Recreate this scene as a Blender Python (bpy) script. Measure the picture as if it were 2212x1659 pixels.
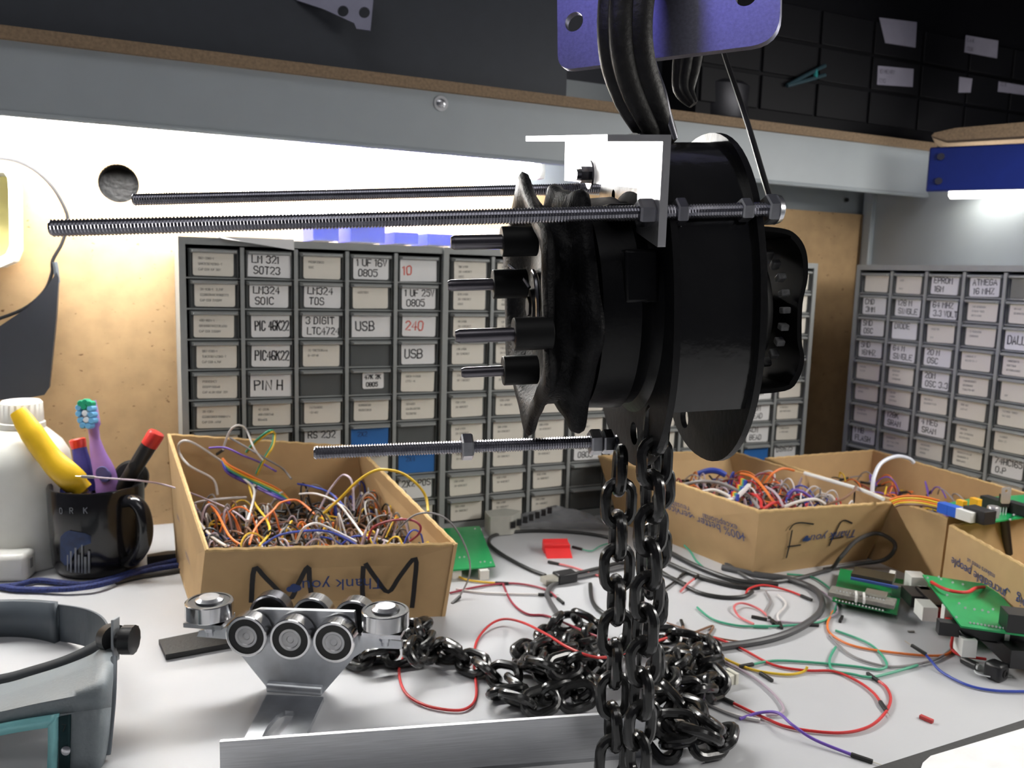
import bpy, bmesh, math, random
from math import sin, cos, pi, radians, atan2, sqrt
from mathutils import Vector as V, Matrix
for o in list(bpy.data.objects): bpy.data.objects.remove(o)
SC = bpy.context.scene
COL = SC.collection
rnd = random.Random(7)

# ---------------------------------------------------------------- camera
F, IW, IH, CAMH = 1800.0, 2212, 1659, 0.33
_p, _r, _t = radians(7.575), radians(1.68), radians(24)
_right = V((cos(_t), -sin(_t), 0)); _fh = V((sin(_t), cos(_t), 0)); _up = V((0, 0, 1))
FW = cos(_p)*_fh - sin(_p)*_up; _u0 = sin(_p)*_fh + cos(_p)*_up
CR = cos(_r)*_right + sin(_r)*_u0; CU = -sin(_r)*_right + cos(_r)*_u0
CO = V((0, 0, CAMH))
cam = bpy.data.cameras.new('camera'); cam_ob = bpy.data.objects.new('camera', cam); COL.objects.link(cam_ob)
mw = Matrix.Identity(4)
for i in range(3):
    mw[i][0], mw[i][1], mw[i][2], mw[i][3] = CR[i], CU[i], -FW[i], CO[i]
cam_ob.matrix_world = mw
cam.sensor_width = 36.0; cam.lens = 36.0*F/IW; cam.clip_start = 0.01
cam.dof.use_dof = True; cam.dof.focus_distance = 0.50; cam.dof.aperture_fstop = 15.0
SC.camera = cam_ob

# ---------------------------------------------------------------- light
SC.view_settings.view_transform = 'Standard'; SC.view_settings.look = 'None'
SC.view_settings.gamma = 1.0; SC.view_settings.use_curve_mapping = False
SC.view_settings.exposure = 0.0
W = bpy.data.worlds.new('world'); SC.world = W; W.use_nodes = True
W.node_tree.nodes['Background'].inputs[0].default_value = (0.22, 0.22, 0.26, 1)
W.node_tree.nodes['Background'].inputs[1].default_value = 0.20
def area_light(name, loc, target, size, power, color):
    l = bpy.data.lights.new(name, 'AREA'); l.shape = 'RECTANGLE'; l.size, l.size_y = size
    l.energy = power; l.color = color
    o = bpy.data.objects.new(name, l); COL.objects.link(o); o.location = loc
    o.rotation_euler = (V(target) - V(loc)).to_track_quat('-Z', 'Y').to_euler(); return o
area_light('room_fill_light', (-0.5, -0.1, 1.7), (0.3, 0.6, 0), (1.2, 0.6), 6.0, (1.0, 0.99, 0.97))  # unseen fill lamp, added to brighten the bench and box fronts
area_light('right_shelf_light', (1.02, 0.25, 0.52), (0.62, 0.45, 0.0), (0.9, 0.10), 6.5, (1.0, 0.97, 0.92))
area_light('violet_plate_light', (-0.42, 0.22, 0.98), (0.27, 0.45, 0.62), (0.25, 0.12), 0.08, (0.22, 0.2, 1.0)).data.spread = radians(22)  # unseen violet lamp added to tint the hanger plate, beam kept narrow
TUBE_STRENGTH = 100.0
RIGHT_TUBE_STRENGTH = 12.0

# ---------------------------------------------------------------- pixel rays to points in the place
def ray(x, y): return FW + CR*((x - IW/2)/F) + CU*((IH/2 - y)/F)
def C(x, y, zc): return CO + ray(x, y)*zc
def T(x, y, z=0.0):
    d = ray(x, y); return CO + d*((z - CAMH)/d.z)
def PY(x, y, Y):
    d = ray(x, y); return CO + d*(Y/d.y)
def PX(x, y, X):
    d = ray(x, y); return CO + d*(X/d.x)
def PL(x, y, p0, n):
    d = ray(x, y); return CO + d*((p0 - CO).dot(n)/d.dot(n))

# ---------------------------------------------------------------- materials
MATS = {}
def mat(name, col, rough=0.5, metal=0.0, var=0.06, scale=60.0, bump=0.0, emit=None, alpha=None, trans=0.0, stretch=None, coat=0.0, spec=0.5, bscale=None):
    if name in MATS: return MATS[name]
    m = bpy.data.materials.new(name); m.use_nodes = True; nt = m.node_tree; b = nt.nodes['Principled BSDF']
    tc = nt.nodes.new('ShaderNodeTexCoord'); mp = nt.nodes.new('ShaderNodeMapping')
    nt.links.new(tc.outputs['Object'], mp.inputs[0])
    if stretch: mp.inputs['Scale'].default_value = stretch
    nz = nt.nodes.new('ShaderNodeTexNoise'); nz.inputs['Scale'].default_value = scale; nz.inputs['Detail'].default_value = 4
    nt.links.new(mp.outputs[0], nz.inputs['Vector'])
    rp = nt.nodes.new('ShaderNodeValToRGB')
    rp.color_ramp.elements[0].position = .3; rp.color_ramp.elements[1].position = .7
    rp.color_ramp.elements[0].color = [max(0, c*(1 - var)) for c in col[:3]] + [1]
    rp.color_ramp.elements[1].color = [min(1, c*(1 + var)) for c in col[:3]] + [1]
    nt.links.new(nz.outputs[0], rp.inputs[0]); nt.links.new(rp.outputs[0], b.inputs['Base Color'])
    b.inputs['Roughness'].default_value = rough; b.inputs['Metallic'].default_value = metal
    b.inputs['Specular IOR Level'].default_value = spec
    if coat: b.inputs['Coat Weight'].default_value = coat; b.inputs['Coat Roughness'].default_value = 0.1
    if trans: b.inputs['Transmission Weight'].default_value = trans
    if alpha is not None: b.inputs['Alpha'].default_value = alpha
    if bump:
        n2 = nz
        if bscale:
            n2 = nt.nodes.new('ShaderNodeTexNoise'); n2.inputs['Scale'].default_value = bscale; n2.inputs['Detail'].default_value = 3
            nt.links.new(mp.outputs[0], n2.inputs['Vector'])
        bp = nt.nodes.new('ShaderNodeBump'); bp.inputs['Strength'].default_value = bump; bp.inputs['Distance'].default_value = 0.001
        nt.links.new(n2.outputs[0], bp.inputs['Height']); nt.links.new(bp.outputs[0], b.inputs['Normal'])
    if emit:
        b.inputs['Emission Color'].default_value = (*emit[0], 1); b.inputs['Emission Strength'].default_value = emit[1]
    MATS[name] = m; return m
def srgb(r, g, b):
    f = lambda c: (c/255/12.92) if c/255 <= .04045 else ((c/255 + .055)/1.055)**2.4
    return (f(r), f(g), f(b))

table_m = mat('white_laminate', srgb(190, 191, 194), .42, var=.015, scale=25)
def mdf_mat():
    m = mat('mdf_board', srgb(184, 153, 113), .8, var=.10, scale=45, bump=.15)
    nt = m.node_tree; b = nt.nodes['Principled BSDF']
    rp = [n for n in nt.nodes if n.type == 'VALTORGB'][0]; tc = [n for n in nt.nodes if n.type == 'TEX_COORD'][0]
    nz = nt.nodes.new('ShaderNodeTexNoise'); nz.inputs['Scale'].default_value = 130; nz.inputs['Detail'].default_value = 2
    mp = nt.nodes.new('ShaderNodeMapping'); mp.inputs['Scale'].default_value = (0.8, 1, 1.5)
    nt.links.new(tc.outputs['Object'], mp.inputs[0]); nt.links.new(mp.outputs[0], nz.inputs['Vector'])
    r2 = nt.nodes.new('ShaderNodeValToRGB'); r2.color_ramp.elements[0].position = .69; r2.color_ramp.elements[1].position = .76
    nt.links.new(nz.outputs[0], r2.inputs[0])
    mx = nt.nodes.new('ShaderNodeMixRGB'); mx.inputs[2].default_value = (*srgb(112, 78, 46), 1)
    nt.links.new(r2.outputs[0], mx.inputs[0]); nt.links.new(rp.outputs[0], mx.inputs[1]); nt.links.new(mx.outputs[0], b.inputs['Base Color'])
    return m
mdf_m = mdf_mat()
steel_paint = mat('grey_painted_metal', srgb(150, 157, 162), .45, var=.02, scale=30)
dark_wall = mat('shaded_wall', srgb(60, 62, 70), .7, var=.05)  # gloom above the shelf is put into this dark base colour
particle_m = mat('particle_board_edge', srgb(128, 108, 86), .85, var=.2, scale=300, bump=.2)
black_gloss = mat('black_gloss_paint', (.005, .005, .006), .36, var=.2, scale=80, bump=.25, spec=.32, bscale=160)
black_cast = mat('black_cast_iron', (.005, .005, .006), .55, spec=.16, var=.4, scale=300, bump=.7, bscale=420)
black_satin = mat('black_satin', (.006, .006, .0065), .5, var=.1, spec=.3)
chain_m = mat('black_chain_steel', (.012, .012, .012), .24, var=.3, scale=150, bump=.12, coat=.3)
zinc = mat('zinc_steel', (.62, .63, .66), .28, 1.0, var=.12, scale=120)
rod_m = mat('rod_steel', (.42, .42, .46), .27, 1.0, var=.1, scale=200)
chrome = mat('bearing_chrome', (.75, .75, .76), .16, 1.0, var=.03)
galv = mat('galvanised_plate', (.62, .64, .67), .38, 1.0, var=.12, scale=60, bump=.1)
plate_m = mat('bead_blasted_steel', (.19, .19, .25), .5, 1.0, var=.10, scale=500, bump=.08)
alu = mat('brushed_aluminium', (.60, .61, .63), .40, 1.0, var=.10, scale=40, stretch=(1, 1, 40))
alu_b = mat('milled_aluminium', (.66, .66, .68), .42, 1.0, var=.08, scale=60)
cab_frame = mat('grey_cabinet_plastic', srgb(148, 151, 150), .45, var=.04)
cab_drawer = mat('smoky_drawer_plastic', srgb(84, 87, 87), .35, var=.05)
paper = mat('label_paper', srgb(222, 217, 206), .7, var=.02)
paper_w = mat('white_label_paper', srgb(226, 226, 226), .7, var=.02)
ink = mat('black_ink', srgb(38, 38, 42), .6, var=.1)
ink_grey = mat('grey_print', srgb(150, 148, 142), .7, var=.05)
ink_red = mat('red_ink', srgb(214, 92, 78), .6, var=.05)
blue_paper = mat('blue_label', srgb(38, 105, 178), .6, var=.05)
card = mat('cardboard', srgb(190, 158, 114), .8, var=.05, scale=40, bump=.05)
card_in = mat('cardboard_edge', srgb(205, 172, 120), .85, var=.12, scale=250, bump=.2)
marker = mat('marker_ink', srgb(32, 30, 32), .6, var=.15, scale=200)
print_blue = mat('blue_print', srgb(44, 66, 120), .7, var=.1)
white_pl = mat('white_plastic', srgb(228, 228, 224), .38, var=.02)
black_pl = mat('black_plastic', srgb(28, 28, 30), .4, var=.1)
grey_pl = mat('grey_textured_plastic', srgb(122, 130, 135), .5, var=.04, scale=400, bump=.25)
grey_dk = mat('dark_grey_plastic', srgb(84, 91, 98), .45, var=.04)
pcb_m = mat('green_solder_mask', srgb(24, 150, 84), .3, var=.06, scale=120)
solder = mat('solder', (.72, .74, .74), .35, .3)
gold = mat('pin_metal', (.7, .66, .55), .3, 1.0)
WC = dict(red=(200, 48, 48), darkred=(150, 45, 62), orange=(226, 120, 52), yellow=(222, 184, 52), green=(70, 160, 128), blue=(52, 74, 170), purple=(112, 82, 176), grey=(140, 136, 136), white=(218, 214, 212), brown=(128, 96, 76), black=(26, 26, 28), pink=(216, 110, 112), lilac=(176, 160, 172))
def wm(c): return mat('wire_' + c, srgb(*WC[c]), .45, var=.05)

# ---------------------------------------------------------------- mesh builder
class M:
    def __init__(s): s.v = []; s.f = []; s.mi = []; s.sm = []
    def add(s, vs, fs, mi=0, smooth=True):
        b = len(s.v); s.v += [V(p) for p in vs]
        for f in fs: s.f.append([b + i for i in f]); s.mi.append(mi); s.sm.append(smooth)
        return s
    def hexa(s, b4, t4, mi=0):                      # bottom 4 (ccw from above) and top 4 corners
        s.add(list(b4) + list(t4), [(3, 2, 1, 0), (4, 5, 6, 7), (0, 1, 5, 4), (1, 2, 6, 5), (2, 3, 7, 6), (3, 0, 4, 7)], mi, False); return s
    def box(s, c, size, ax=None, mi=0):             # ax: three unit axes
        x, y, z = ax or (V((1, 0, 0)), V((0, 1, 0)), V((0, 0, 1))); c = V(c); a, b, d = size[0]/2, size[1]/2, size[2]/2
        P = lambda i, j, k: c + x*(i*a) + y*(j*b) + z*(k*d)
        return s.hexa([P(-1, -1, -1), P(1, -1, -1), P(1, 1, -1), P(-1, 1, -1)], [P(-1, -1, 1), P(1, -1, 1), P(1, 1, 1), P(-1, 1, 1)], mi)
    def lathe(s, prof, o, ax, n=32, mi=0, rf=None, u=None, cap=True):   # prof: (s along axis, r); rf(s,r,theta)->r
        ax = V(ax).normalized(); o = V(o)
        u = (V(u) - ax*V(u).dot(ax)).normalized() if u else ax.orthogonal().normalized(); w = ax.cross(u)
        vs = []; fs = []
        for (a, r) in prof:
            for j in range(n):
                th = 2*pi*j/n; rr = rf(a, r, th) if rf else r
                vs.append(o + ax*a + (u*cos(th) + w*sin(th))*rr)
        for i in range(len(prof) - 1):
            for j in range(n):
                k = (j + 1) % n; fs.append((i*n + j, i*n + k, (i + 1)*n + k, (i + 1)*n + j))
        if cap:
            fs.append(tuple(range(n - 1, -1, -1))); fs.append(tuple((len(prof) - 1)*n + j for j in range(n)))
        return s.add(vs, fs, mi)
    def cyl(s, p0, p1, r0, r1=None, n=20, mi=0, bev=0.0):
        p0, p1 = V(p0), V(p1); d = p1 - p0; L = d.length; r1 = r0 if r1 is None else r1
        pr = [(0, r0), (L, r1)] if not bev else [(0, r0 - bev), (bev, r0), (L - bev, r1), (L, r1 - bev)]
        return s.lathe(pr, p0, d, n, mi)
    def hexnut(s, c, ax, r, h, mi=0, u=None):
        ax = V(ax).normalized(); return s.lathe([(-h/2, r*.9), (-h*.36, r), (h*.36, r), (h/2, r*.9)], c, ax, 6, mi, u=u)
    def tube(s, pts, r, n=8, mi=0, closed=False, flat=None, rs=None, rot0=None):  # flat=(axis, factor): squash; rs: radius list
        pts = [V(p) for p in pts]; N = len(pts); vs = []; fs = []; up = None
        for i in range(N):
            if closed: t = (pts[(i + 1) % N] - pts[i - 1])
            else: t = pts[min(i + 1, N - 1)] - pts[max(i - 1, 0)]
            if t.length < 1e-9: t = V((1, 0, 0))
            t.normalize()
            if up is None: up = (V(rot0) - t*V(rot0).dot(t)).normalized() if rot0 else t.orthogonal().normalized()
            else:
                up = up - t*up.dot(t)
                up = up.normalized() if up.length > 1e-6 else t.orthogonal().normalized()
            w = t.cross(up); rr = rs[i] if rs else r
            for j in range(n):
                th = 2*pi*j/n; k = flat if flat else 1.0
                vs.append(pts[i] + up*cos(th)*rr + w*sin(th)*rr*k)
        R = N if closed else N - 1
        for i in range(R):
            for j in range(n):
                k = (j + 1) % n; a = (i + 1) % N
                fs.append((i*n + j, i*n + k, a*n + k, a*n + j))
        if not closed:
            fs.append(tuple(range(n - 1, -1, -1))); fs.append(tuple((N - 1)*n + j for j in range(n)))
        return s.add(vs, fs, mi)
    def prism(s, outer, o, u, v, h, holes=(), mi=0, mi_side=None):      # polygon (2d) in frame o,u,v extruded along u x v by h
        o, u, v = V(o), V(u), V(v); w = u.cross(v).normalized()
        bm = bmesh.new(); loops = []
        for lp in [outer] + list(holes):
            vv = [bm.verts.new((p[0], p[1], 0)) for p in lp]; loops.append(vv)
            for i in range(len(vv)): bm.edges.new((vv[i], vv[(i + 1) % len(vv)]))
        bmesh.ops.triangle_fill(bm, use_beauty=True, use_dissolve=False, edges=bm.edges[:], normal=(0, 0, 1))
        bm.verts.index_update(); fl = [[x.index for x in f.verts] for f in bm.faces]; n = len(bm.verts)
        P = [(x.co.x, x.co.y) for x in bm.verts]; idx = [[x.index for x in lp] for lp in loops]; nrm = [f.normal.z for f in bm.faces]
        bm.free()
        lo = [o + u*a + v*b for a, b in P]; hi = [p + w*h for p in lo]; fs = []
        for f, z in zip(fl, nrm):
            g = f if z > 0 else f[::-1]; fs.append([i + n for i in g]); fs.append(g[::-1])
        s.add(lo + hi, fs, mi, False)
        sides = []
        for li, lp in enumerate(idx):
            A = sum(P[lp[i]][0]*P[lp[(i + 1) % len(lp)]][1] - P[lp[(i + 1) % len(lp)]][0]*P[lp[i]][1] for i in range(len(lp)))
            fw = (A > 0) == (li == 0)
            for i in range(len(lp)):
                a, b = lp[i], lp[(i + 1) % len(lp)]
                sides.append((a, b, b + n, a + n) if fw else (b, a, a + n, b + n))
        s.add(lo + hi, sides, mi if mi_side is None else mi_side, True); return s
    def ribbon(s, pts, w, nrm, mi=0):               # flat marker stroke on a surface with normal nrm
        pts = [V(p) for p in pts]; nrm = V(nrm).normalized(); vs = []; N = len(pts)
        for i in range(N):
            t = (pts[min(i + 1, N - 1)] - pts[max(i - 1, 0)]).normalized(); d = nrm.cross(t)*(w/2)
            e = t*(w*.4)*(-1 if i == 0 else (1 if i == N - 1 else 0))
            vs += [pts[i] - d + e, pts[i] + d + e]
        return s.add(vs, [(2*i, 2*i + 2, 2*i + 3, 2*i + 1) for i in range(N - 1)], mi, False)
    def build(s, name, mats, parent=None, smooth=True, origin=None, bevel=0.0, ang=35):
        me = bpy.data.meshes.new(name)
        if parent is not None: o0 = V(parent['_w']) if '_w' in parent else V((0, 0, 0))
        elif origin is not None: o0 = V(origin)
        else:
            xs = [p.x for p in s.v]; ys = [p.y for p in s.v]; zs = [p.z for p in s.v]
            o0 = V(((min(xs) + max(xs))/2, (min(ys) + max(ys))/2, min(zs)))
        me.from_pydata([tuple(p - o0) for p in s.v], [], s.f)
        for m in (mats if isinstance(mats, (list, tuple)) else [mats]): me.materials.append(m)
        me.polygons.foreach_set('material_index', s.mi)
        me.polygons.foreach_set('use_smooth', [bool(x and smooth) for x in s.sm])
        me.update()
        bm = bmesh.new(); bm.from_mesh(me); bmesh.ops.recalc_face_normals(bm, faces=bm.faces[:]); bm.to_mesh(me); bm.free()
        if smooth: me.set_sharp_from_angle(angle=radians(ang))
        ob = bpy.data.objects.new(name, me); COL.objects.link(ob)
        if parent is not None: ob.parent = parent; ob['_w'] = tuple(o0)
        else: ob.location = o0; ob['_w'] = tuple(o0)
        if bevel:
            b = ob.modifiers.new('bevel', 'BEVEL'); b.width = bevel; b.segments = 2; b.limit_method = 'ANGLE'
        return ob
def tag(o, label, cat, group=None, kind=None):
    o['label'] = label; o['category'] = cat
    if group: o['group'] = group
    if kind: o['kind'] = kind
    return o
def struct(o): o['kind'] = 'structure'; return o
def thing(name, label, cat, loc, group=None):
    o = bpy.data.objects.new(name, None); COL.objects.link(o); o.location = loc; o['_w'] = tuple(loc)
    o.empty_display_size = .02
    return tag(o, label, cat, group)
def smooth_path(pts, sub=6, closed=False):
    pts = [V(p) for p in pts]; N = len(pts); out = []
    rng = range(N if closed else N - 1)
    for i in rng:
        if closed: p0, p1, p2, p3 = pts[i - 1], pts[i], pts[(i + 1) % N], pts[(i + 2) % N]
        else: p0, p1, p2, p3 = pts[max(i - 1, 0)], pts[i], pts[i + 1], pts[min(i + 2, N - 1)]
        for k in range(sub):
            t = k/sub
            out.append(.5*((2*p1) + (p2 - p0)*t + (2*p0 - 5*p1 + 4*p2 - p3)*t*t + (3*p1 - p0 - 3*p2 + p3)*t**3))
    if not closed: out.append(pts[-1])
    return out

# stroke lettering: each glyph is strokes of xy digit pairs on a 4 x 6 grid
GL = {'A': '002640 1232', 'B': '00063645443303 3342413000', 'C': '4536160501103041', 'D': '00062645412000', 'E': '46060040 0333', 'F': '000646 0333', 'G': '45361605011030414323', 'H': '0006 4046 0343', 'I': '2026', 'J': '3631201001', 'K': '0006 4603 1440', 'L': '060040', 'M': '0006234640', 'N': '00064046', 'O': '103041453616050110', 'P': '00063645443303', 'Q': '103041453616050110 2240', 'R': '00063645443303 2340', 'S': '453616050413334241301001', 'T': '0646 2620', 'U': '060110304146', 'V': '062046', 'W': '0610233046', 'X': '0046 0640', 'Y': '062346 2320', 'Z': '06460040', '0': '103041453616050110', '1': '152620', '2': '05163645440040', '3': '0516364544334241301001', '4': '30360242', '5': '460604344341301001', '6': '453616050110304142331302', '7': '064610', '8': '13040516364544331302011030414233', '9': '011030414536160504133344', '-': '1333', '.': '2021', '/': '0046', '%': '0046'}
def write(mb, text, o, u, v, nrm, h, w, mi, wob=0.0, rr=None):
    """stroke text, o = lower left, u/v unit axes, h letter height, w stroke width"""
    x = 0.0; sc = h/6
    for ch in text.upper():
        for st in GL.get(ch, '').split():
            pts = []
            for i in range(0, len(st), 2):
                a, b = int(st[i]) - (1.2 if ch in '.I1' else 0), int(st[i + 1])
                if wob: a += rr.uniform(-wob, wob); b += rr.uniform(-wob, wob)
                pts.append(o + u*(x + a*sc*.82) + v*(b*sc))
            mb.ribbon(pts, w, nrm, mi)
        x += sc*(2.6 if ch in ' .I1' else 4.6)
    return x
def font_text(mb, text, o, u, v, size, mi):
    """built-in font text laid flat at o"""
    cu = bpy.data.curves.new('lettering', 'FONT'); cu.body = text; cu.size = size; cu.resolution_u = 2; cu.align_x = 'CENTER'; cu.align_y = 'CENTER'
    to = bpy.data.objects.new('lettering', cu); COL.objects.link(to)
    dg = bpy.context.evaluated_depsgraph_get(); me = bpy.data.meshes.new_from_object(to.evaluated_get(dg))
    mb.add([o + u*p.co.x + v*p.co.y for p in me.vertices], [tuple(f.vertices) for f in me.polygons], mi, False)
    bpy.data.objects.remove(to); bpy.data.curves.remove(cu); bpy.data.meshes.remove(me)
X3, Y3, Z3 = V((1, 0, 0)), V((0, 1, 0)), V((0, 0, 1))
def rrect(w, h, r, n=5, cx=0, cy=0):
    out = []
    for (sx, sy, a0) in ((1, 1, 0), (-1, 1, 90), (-1, -1, 180), (1, -1, 270)):
        for k in range(n + 1):
            a = radians(a0 + 90*k/n); out.append((cx + sx*(w/2 - r) + r*cos(a), cy + sy*(h/2 - r) + r*sin(a)))
    return out
def circ(r, n=24, cx=0, cy=0): return [(cx + r*cos(2*pi*k/n), cy + r*sin(2*pi*k/n)) for k in range(n)]
# ================================================================ room shell and bench
YW, YB = 1.118, 0.988
XR = 1.165
tag(M().box((.35, .32, -.018), (2.6, 1.64, .036)).build('workbench_top', table_m), 'white laminate workbench top that carries the boxes, wires and chain', 'workbench')
# back board: particle board with a round cable hole
hc = PY(256, 396, YW); hr = (PY(301, 396, YW) - PY(211, 396, YW)).length/2
mb = M(); W0 = -.95
o = V((W0, YW, 0)); L = XR - W0
mb.prism([(0, 0), (L, 0), (L, .450), (0, .450)], o, X3, Z3, -.012, holes=[circ(hr, 36, hc.x - W0, hc.z)])
wb = struct(mb.build('wall_back', mdf_m))
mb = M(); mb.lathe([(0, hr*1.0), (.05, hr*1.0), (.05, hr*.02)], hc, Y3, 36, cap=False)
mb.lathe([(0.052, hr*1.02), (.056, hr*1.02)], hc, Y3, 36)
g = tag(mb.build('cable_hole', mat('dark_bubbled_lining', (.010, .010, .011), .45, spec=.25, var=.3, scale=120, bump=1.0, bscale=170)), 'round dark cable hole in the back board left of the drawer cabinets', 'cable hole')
struct(M().box((.1, YW + .02, .53), (2.16, .02, .165)).build('trim_back_rail', steel_paint))
struct(M().box((.4, YW + .04, 1.05), (2.9, .02, 1.0)).build('wall_back_upper', dark_wall))
struct(M().box((XR + .01, .32, .245), (.02, 1.6, .49)).build('wall_right', steel_paint))
struct(M().box((1.75, .32, 1.0), (.02, 1.8, 1.1)).build('wall_right_upper', dark_wall))
p = PY(1879, 500, 1.10)
struct(M().box((p.x + .0, 1.10, .245), (.016, .016, .49)).build('trim_corner_post', steel_paint, bevel=.002))
h = PY(1828, 432, YW + .008)
tag(M().cyl(h, h + V((0, -.003, 0)), .0035, n=16).build('rail_screw', black_pl), 'small dark screw head in the grey rail above the corner board', 'screw')

# overhead shelf
bx0, bx1 = -.95, PY(2012, 360, YB).x
sh = thing('overhead_shelf', 'overhead shelf with grey steel front beam and raw particle board edge', 'shelf', (0.1, YB, .47))
cx, cl = (bx0 + bx1)/2, bx1 - bx0
zb0, zb1 = .472, .543
mb = M(); mb.box((cx, YB + .001, (zb0 + zb1)/2), (cl, .002, zb1 - zb0)); mb.box((cx, YB + .008, zb0 + .001), (cl, .016, .002))
mb.tube([(bx0, YB + .001, zb0 + .001), (bx1, YB + .001, zb0 + .001)], .0032, 8)
mb.build('front_beam', steel_paint, sh)
mb = M(); mb.box((cx, YB + .068, zb1 + .006), (cl, .132, .0115)); mb.build('shelf_board', [mat('dark_laminate', srgb(56, 58, 62), .5)], sh)
mb = M(); mb.box((cx, YB - .002, zb1 + .006), (cl, .010, .0125)); mb.build('board_edge', particle_m, sh)
p = PY(952, 224, YB)
mb = M(); mb.lathe([(0, .009), (.0015, .009), (.0015, .0055), (.005, .0045), (.0065, .002)], p, -Y3, 20)
for k in range(2): mb.box(p + V((0, -.0066, 0)), (.006, .001, .0012), (X3*cos(.6 + k*pi/2) + Z3*sin(.6 + k*pi/2), Y3, Z3*cos(.6 + k*pi/2) - X3*sin(.6 + k*pi/2)))
mb.build('screw', zinc, sh)

# fluorescent tube under the shelf
tY = YB + .035
e1 = PY(1162, 366, tY)
lamp = thing('fluorescent_lamp', 'glowing fluorescent tube under the overhead shelf, above the back board', 'lamp', (e1.x - .4, tY, e1.z))
tube_m = mat('lit_tube', (1, 1, 1), .5, emit=((1.0, .985, .95), TUBE_STRENGTH))
M().cyl((-.36, tY, e1.z), (e1.x - .012, tY, e1.z), .0125, n=20).build('tube', tube_m, lamp)
M().cyl((e1.x - .012, tY, e1.z), (e1.x, tY, e1.z), .013, n=20, bev=.002).build('end_cap', mat('lamp_cap', (.8, .8, .8), .4, emit=((1, .99, .96), 3.0)), lamp)
mb = M(); zf = e1.z + .034
mb.box(((e1.x - .37)/2, tY + .012, zf), (e1.x + .39, .05, .03)); mb.build('fixture_housing', mat('white_enamel', (.8, .8, .8), .4), lamp)
M().box((e1.x + .003, tY + .004, e1.z + .008), (.008, .022, .04)).build('socket', white_pl, lamp)

# right hand blue lamp housing under its shelf
a1 = PX(2212, 352, 1.135); zc0 = (a1 - CO).dot(FW)/.95; a0 = C(2004, 366, zc0); dr = (a1 - a0); dr.z = 0; dr.normalize(); pn = V((-dr.y, dr.x, 0))
if pn.dot(a0 - CO) < 0: pn = -pn
hh = 94*zc0/F/2*.99
blue = thing('blue_lamp_housing', 'dark blue metal lamp housing under the right hand shelf corner', 'lamp', a0 + dr*.1)
bm_ = mat('blue_enamel', srgb(16, 36, 112), .35, var=.05)
ax = (dr, pn, Z3)
M().box(a0 + dr*.20 + pn*.006, (.40, .012, hh*2), ax).build('housing', bm_, blue, bevel=.002)
M().box(a0 + dr*.215 + pn*.035 - Z3*(hh + .003), (.37, .05, .006), ax).build('diffuser', mat('lit_diffuser', (1, 1, 1), .5, emit=((1, .97, .88), RIGHT_TUBE_STRENGTH)), blue)
for k in (-1, 1):
    q = a0 + dr*.016 - pn*.0008 + Z3*(k*hh*.55)
    M().cyl(q, q - pn*.002, .005, n=14).build('rivet', mat('dark_rivet', (.03, .03, .05), .4), blue)
q0 = C(2012, 290, zc0 - .02)
b = M().prism([(0, -.002), (.02, -.010), (.42, -.006), (.42, .020), (.03, .007), (.004, .002)], q0, dr, Z3, -.10)
tag(b.build('shelf_end_board', particle_m), 'raw particle board shelf end above the blue lamp housing', 'shelf board')

# ================================================================ drawer cabinets
def drawer_mesh(w, h):
    mb = M()
    mb.hexa([V((-w/2, 0, -h/2)), V((w/2, 0, -h/2)), V((w/2, .10, -h/2)), V((-w/2, .10, -h/2))], [V((-w/2, 0, h/2)), V((w/2, 0, h/2)), V((w/2, .10, h/2)), V((-w/2, .10, h/2))])
    # finger lip along the top of the front and two side flanks
    mb.hexa([V((-w*.42, -.0085, h/2 - .0035)), V((w*.42, -.0085, h/2 - .0035)), V((w*.47, 0, h/2 - .005)), V((-w*.47, 0, h/2 - .005))], [V((-w*.42, -.0085, h/2 - .0015)), V((w*.42, -.0085, h/2 - .0015)), V((w*.47, 0, h/2)), V((-w*.47, 0, h/2))], 1)
    for sx in (-1, 1):
        mb.hexa([V((sx*w*.5, 0, -h/2)), V((sx*w*.47, 0, -h/2)), V((sx*w*.44, -.001, -h/2)), V((sx*w*.46, -.003, -h/2))], [V((sx*w*.5, 0, h/2 - .004)), V((sx*w*.47, 0, h/2 - .004)), V((sx*w*.44, -.001, h/2 - .004)), V((sx*w*.46, -.003, h/2 - .004))])
    return mb
CW, RH = .0588, .034
DW, DH = CW - .0055, RH - .0035
_dm = drawer_mesh(DW, DH).build('drawer', [cab_drawer, cab_frame], smooth=False, origin=(0, 0, 0)); DRAWER = _dm.data; bpy.data.objects.remove(_dm)
rl = random.Random(3)
def fine(rows=3): return ('P', [''.join(rl.choice('0123456789ABCKRT-') for _ in range(rl.randint(6, 13))) for _ in range(rows)])
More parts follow.
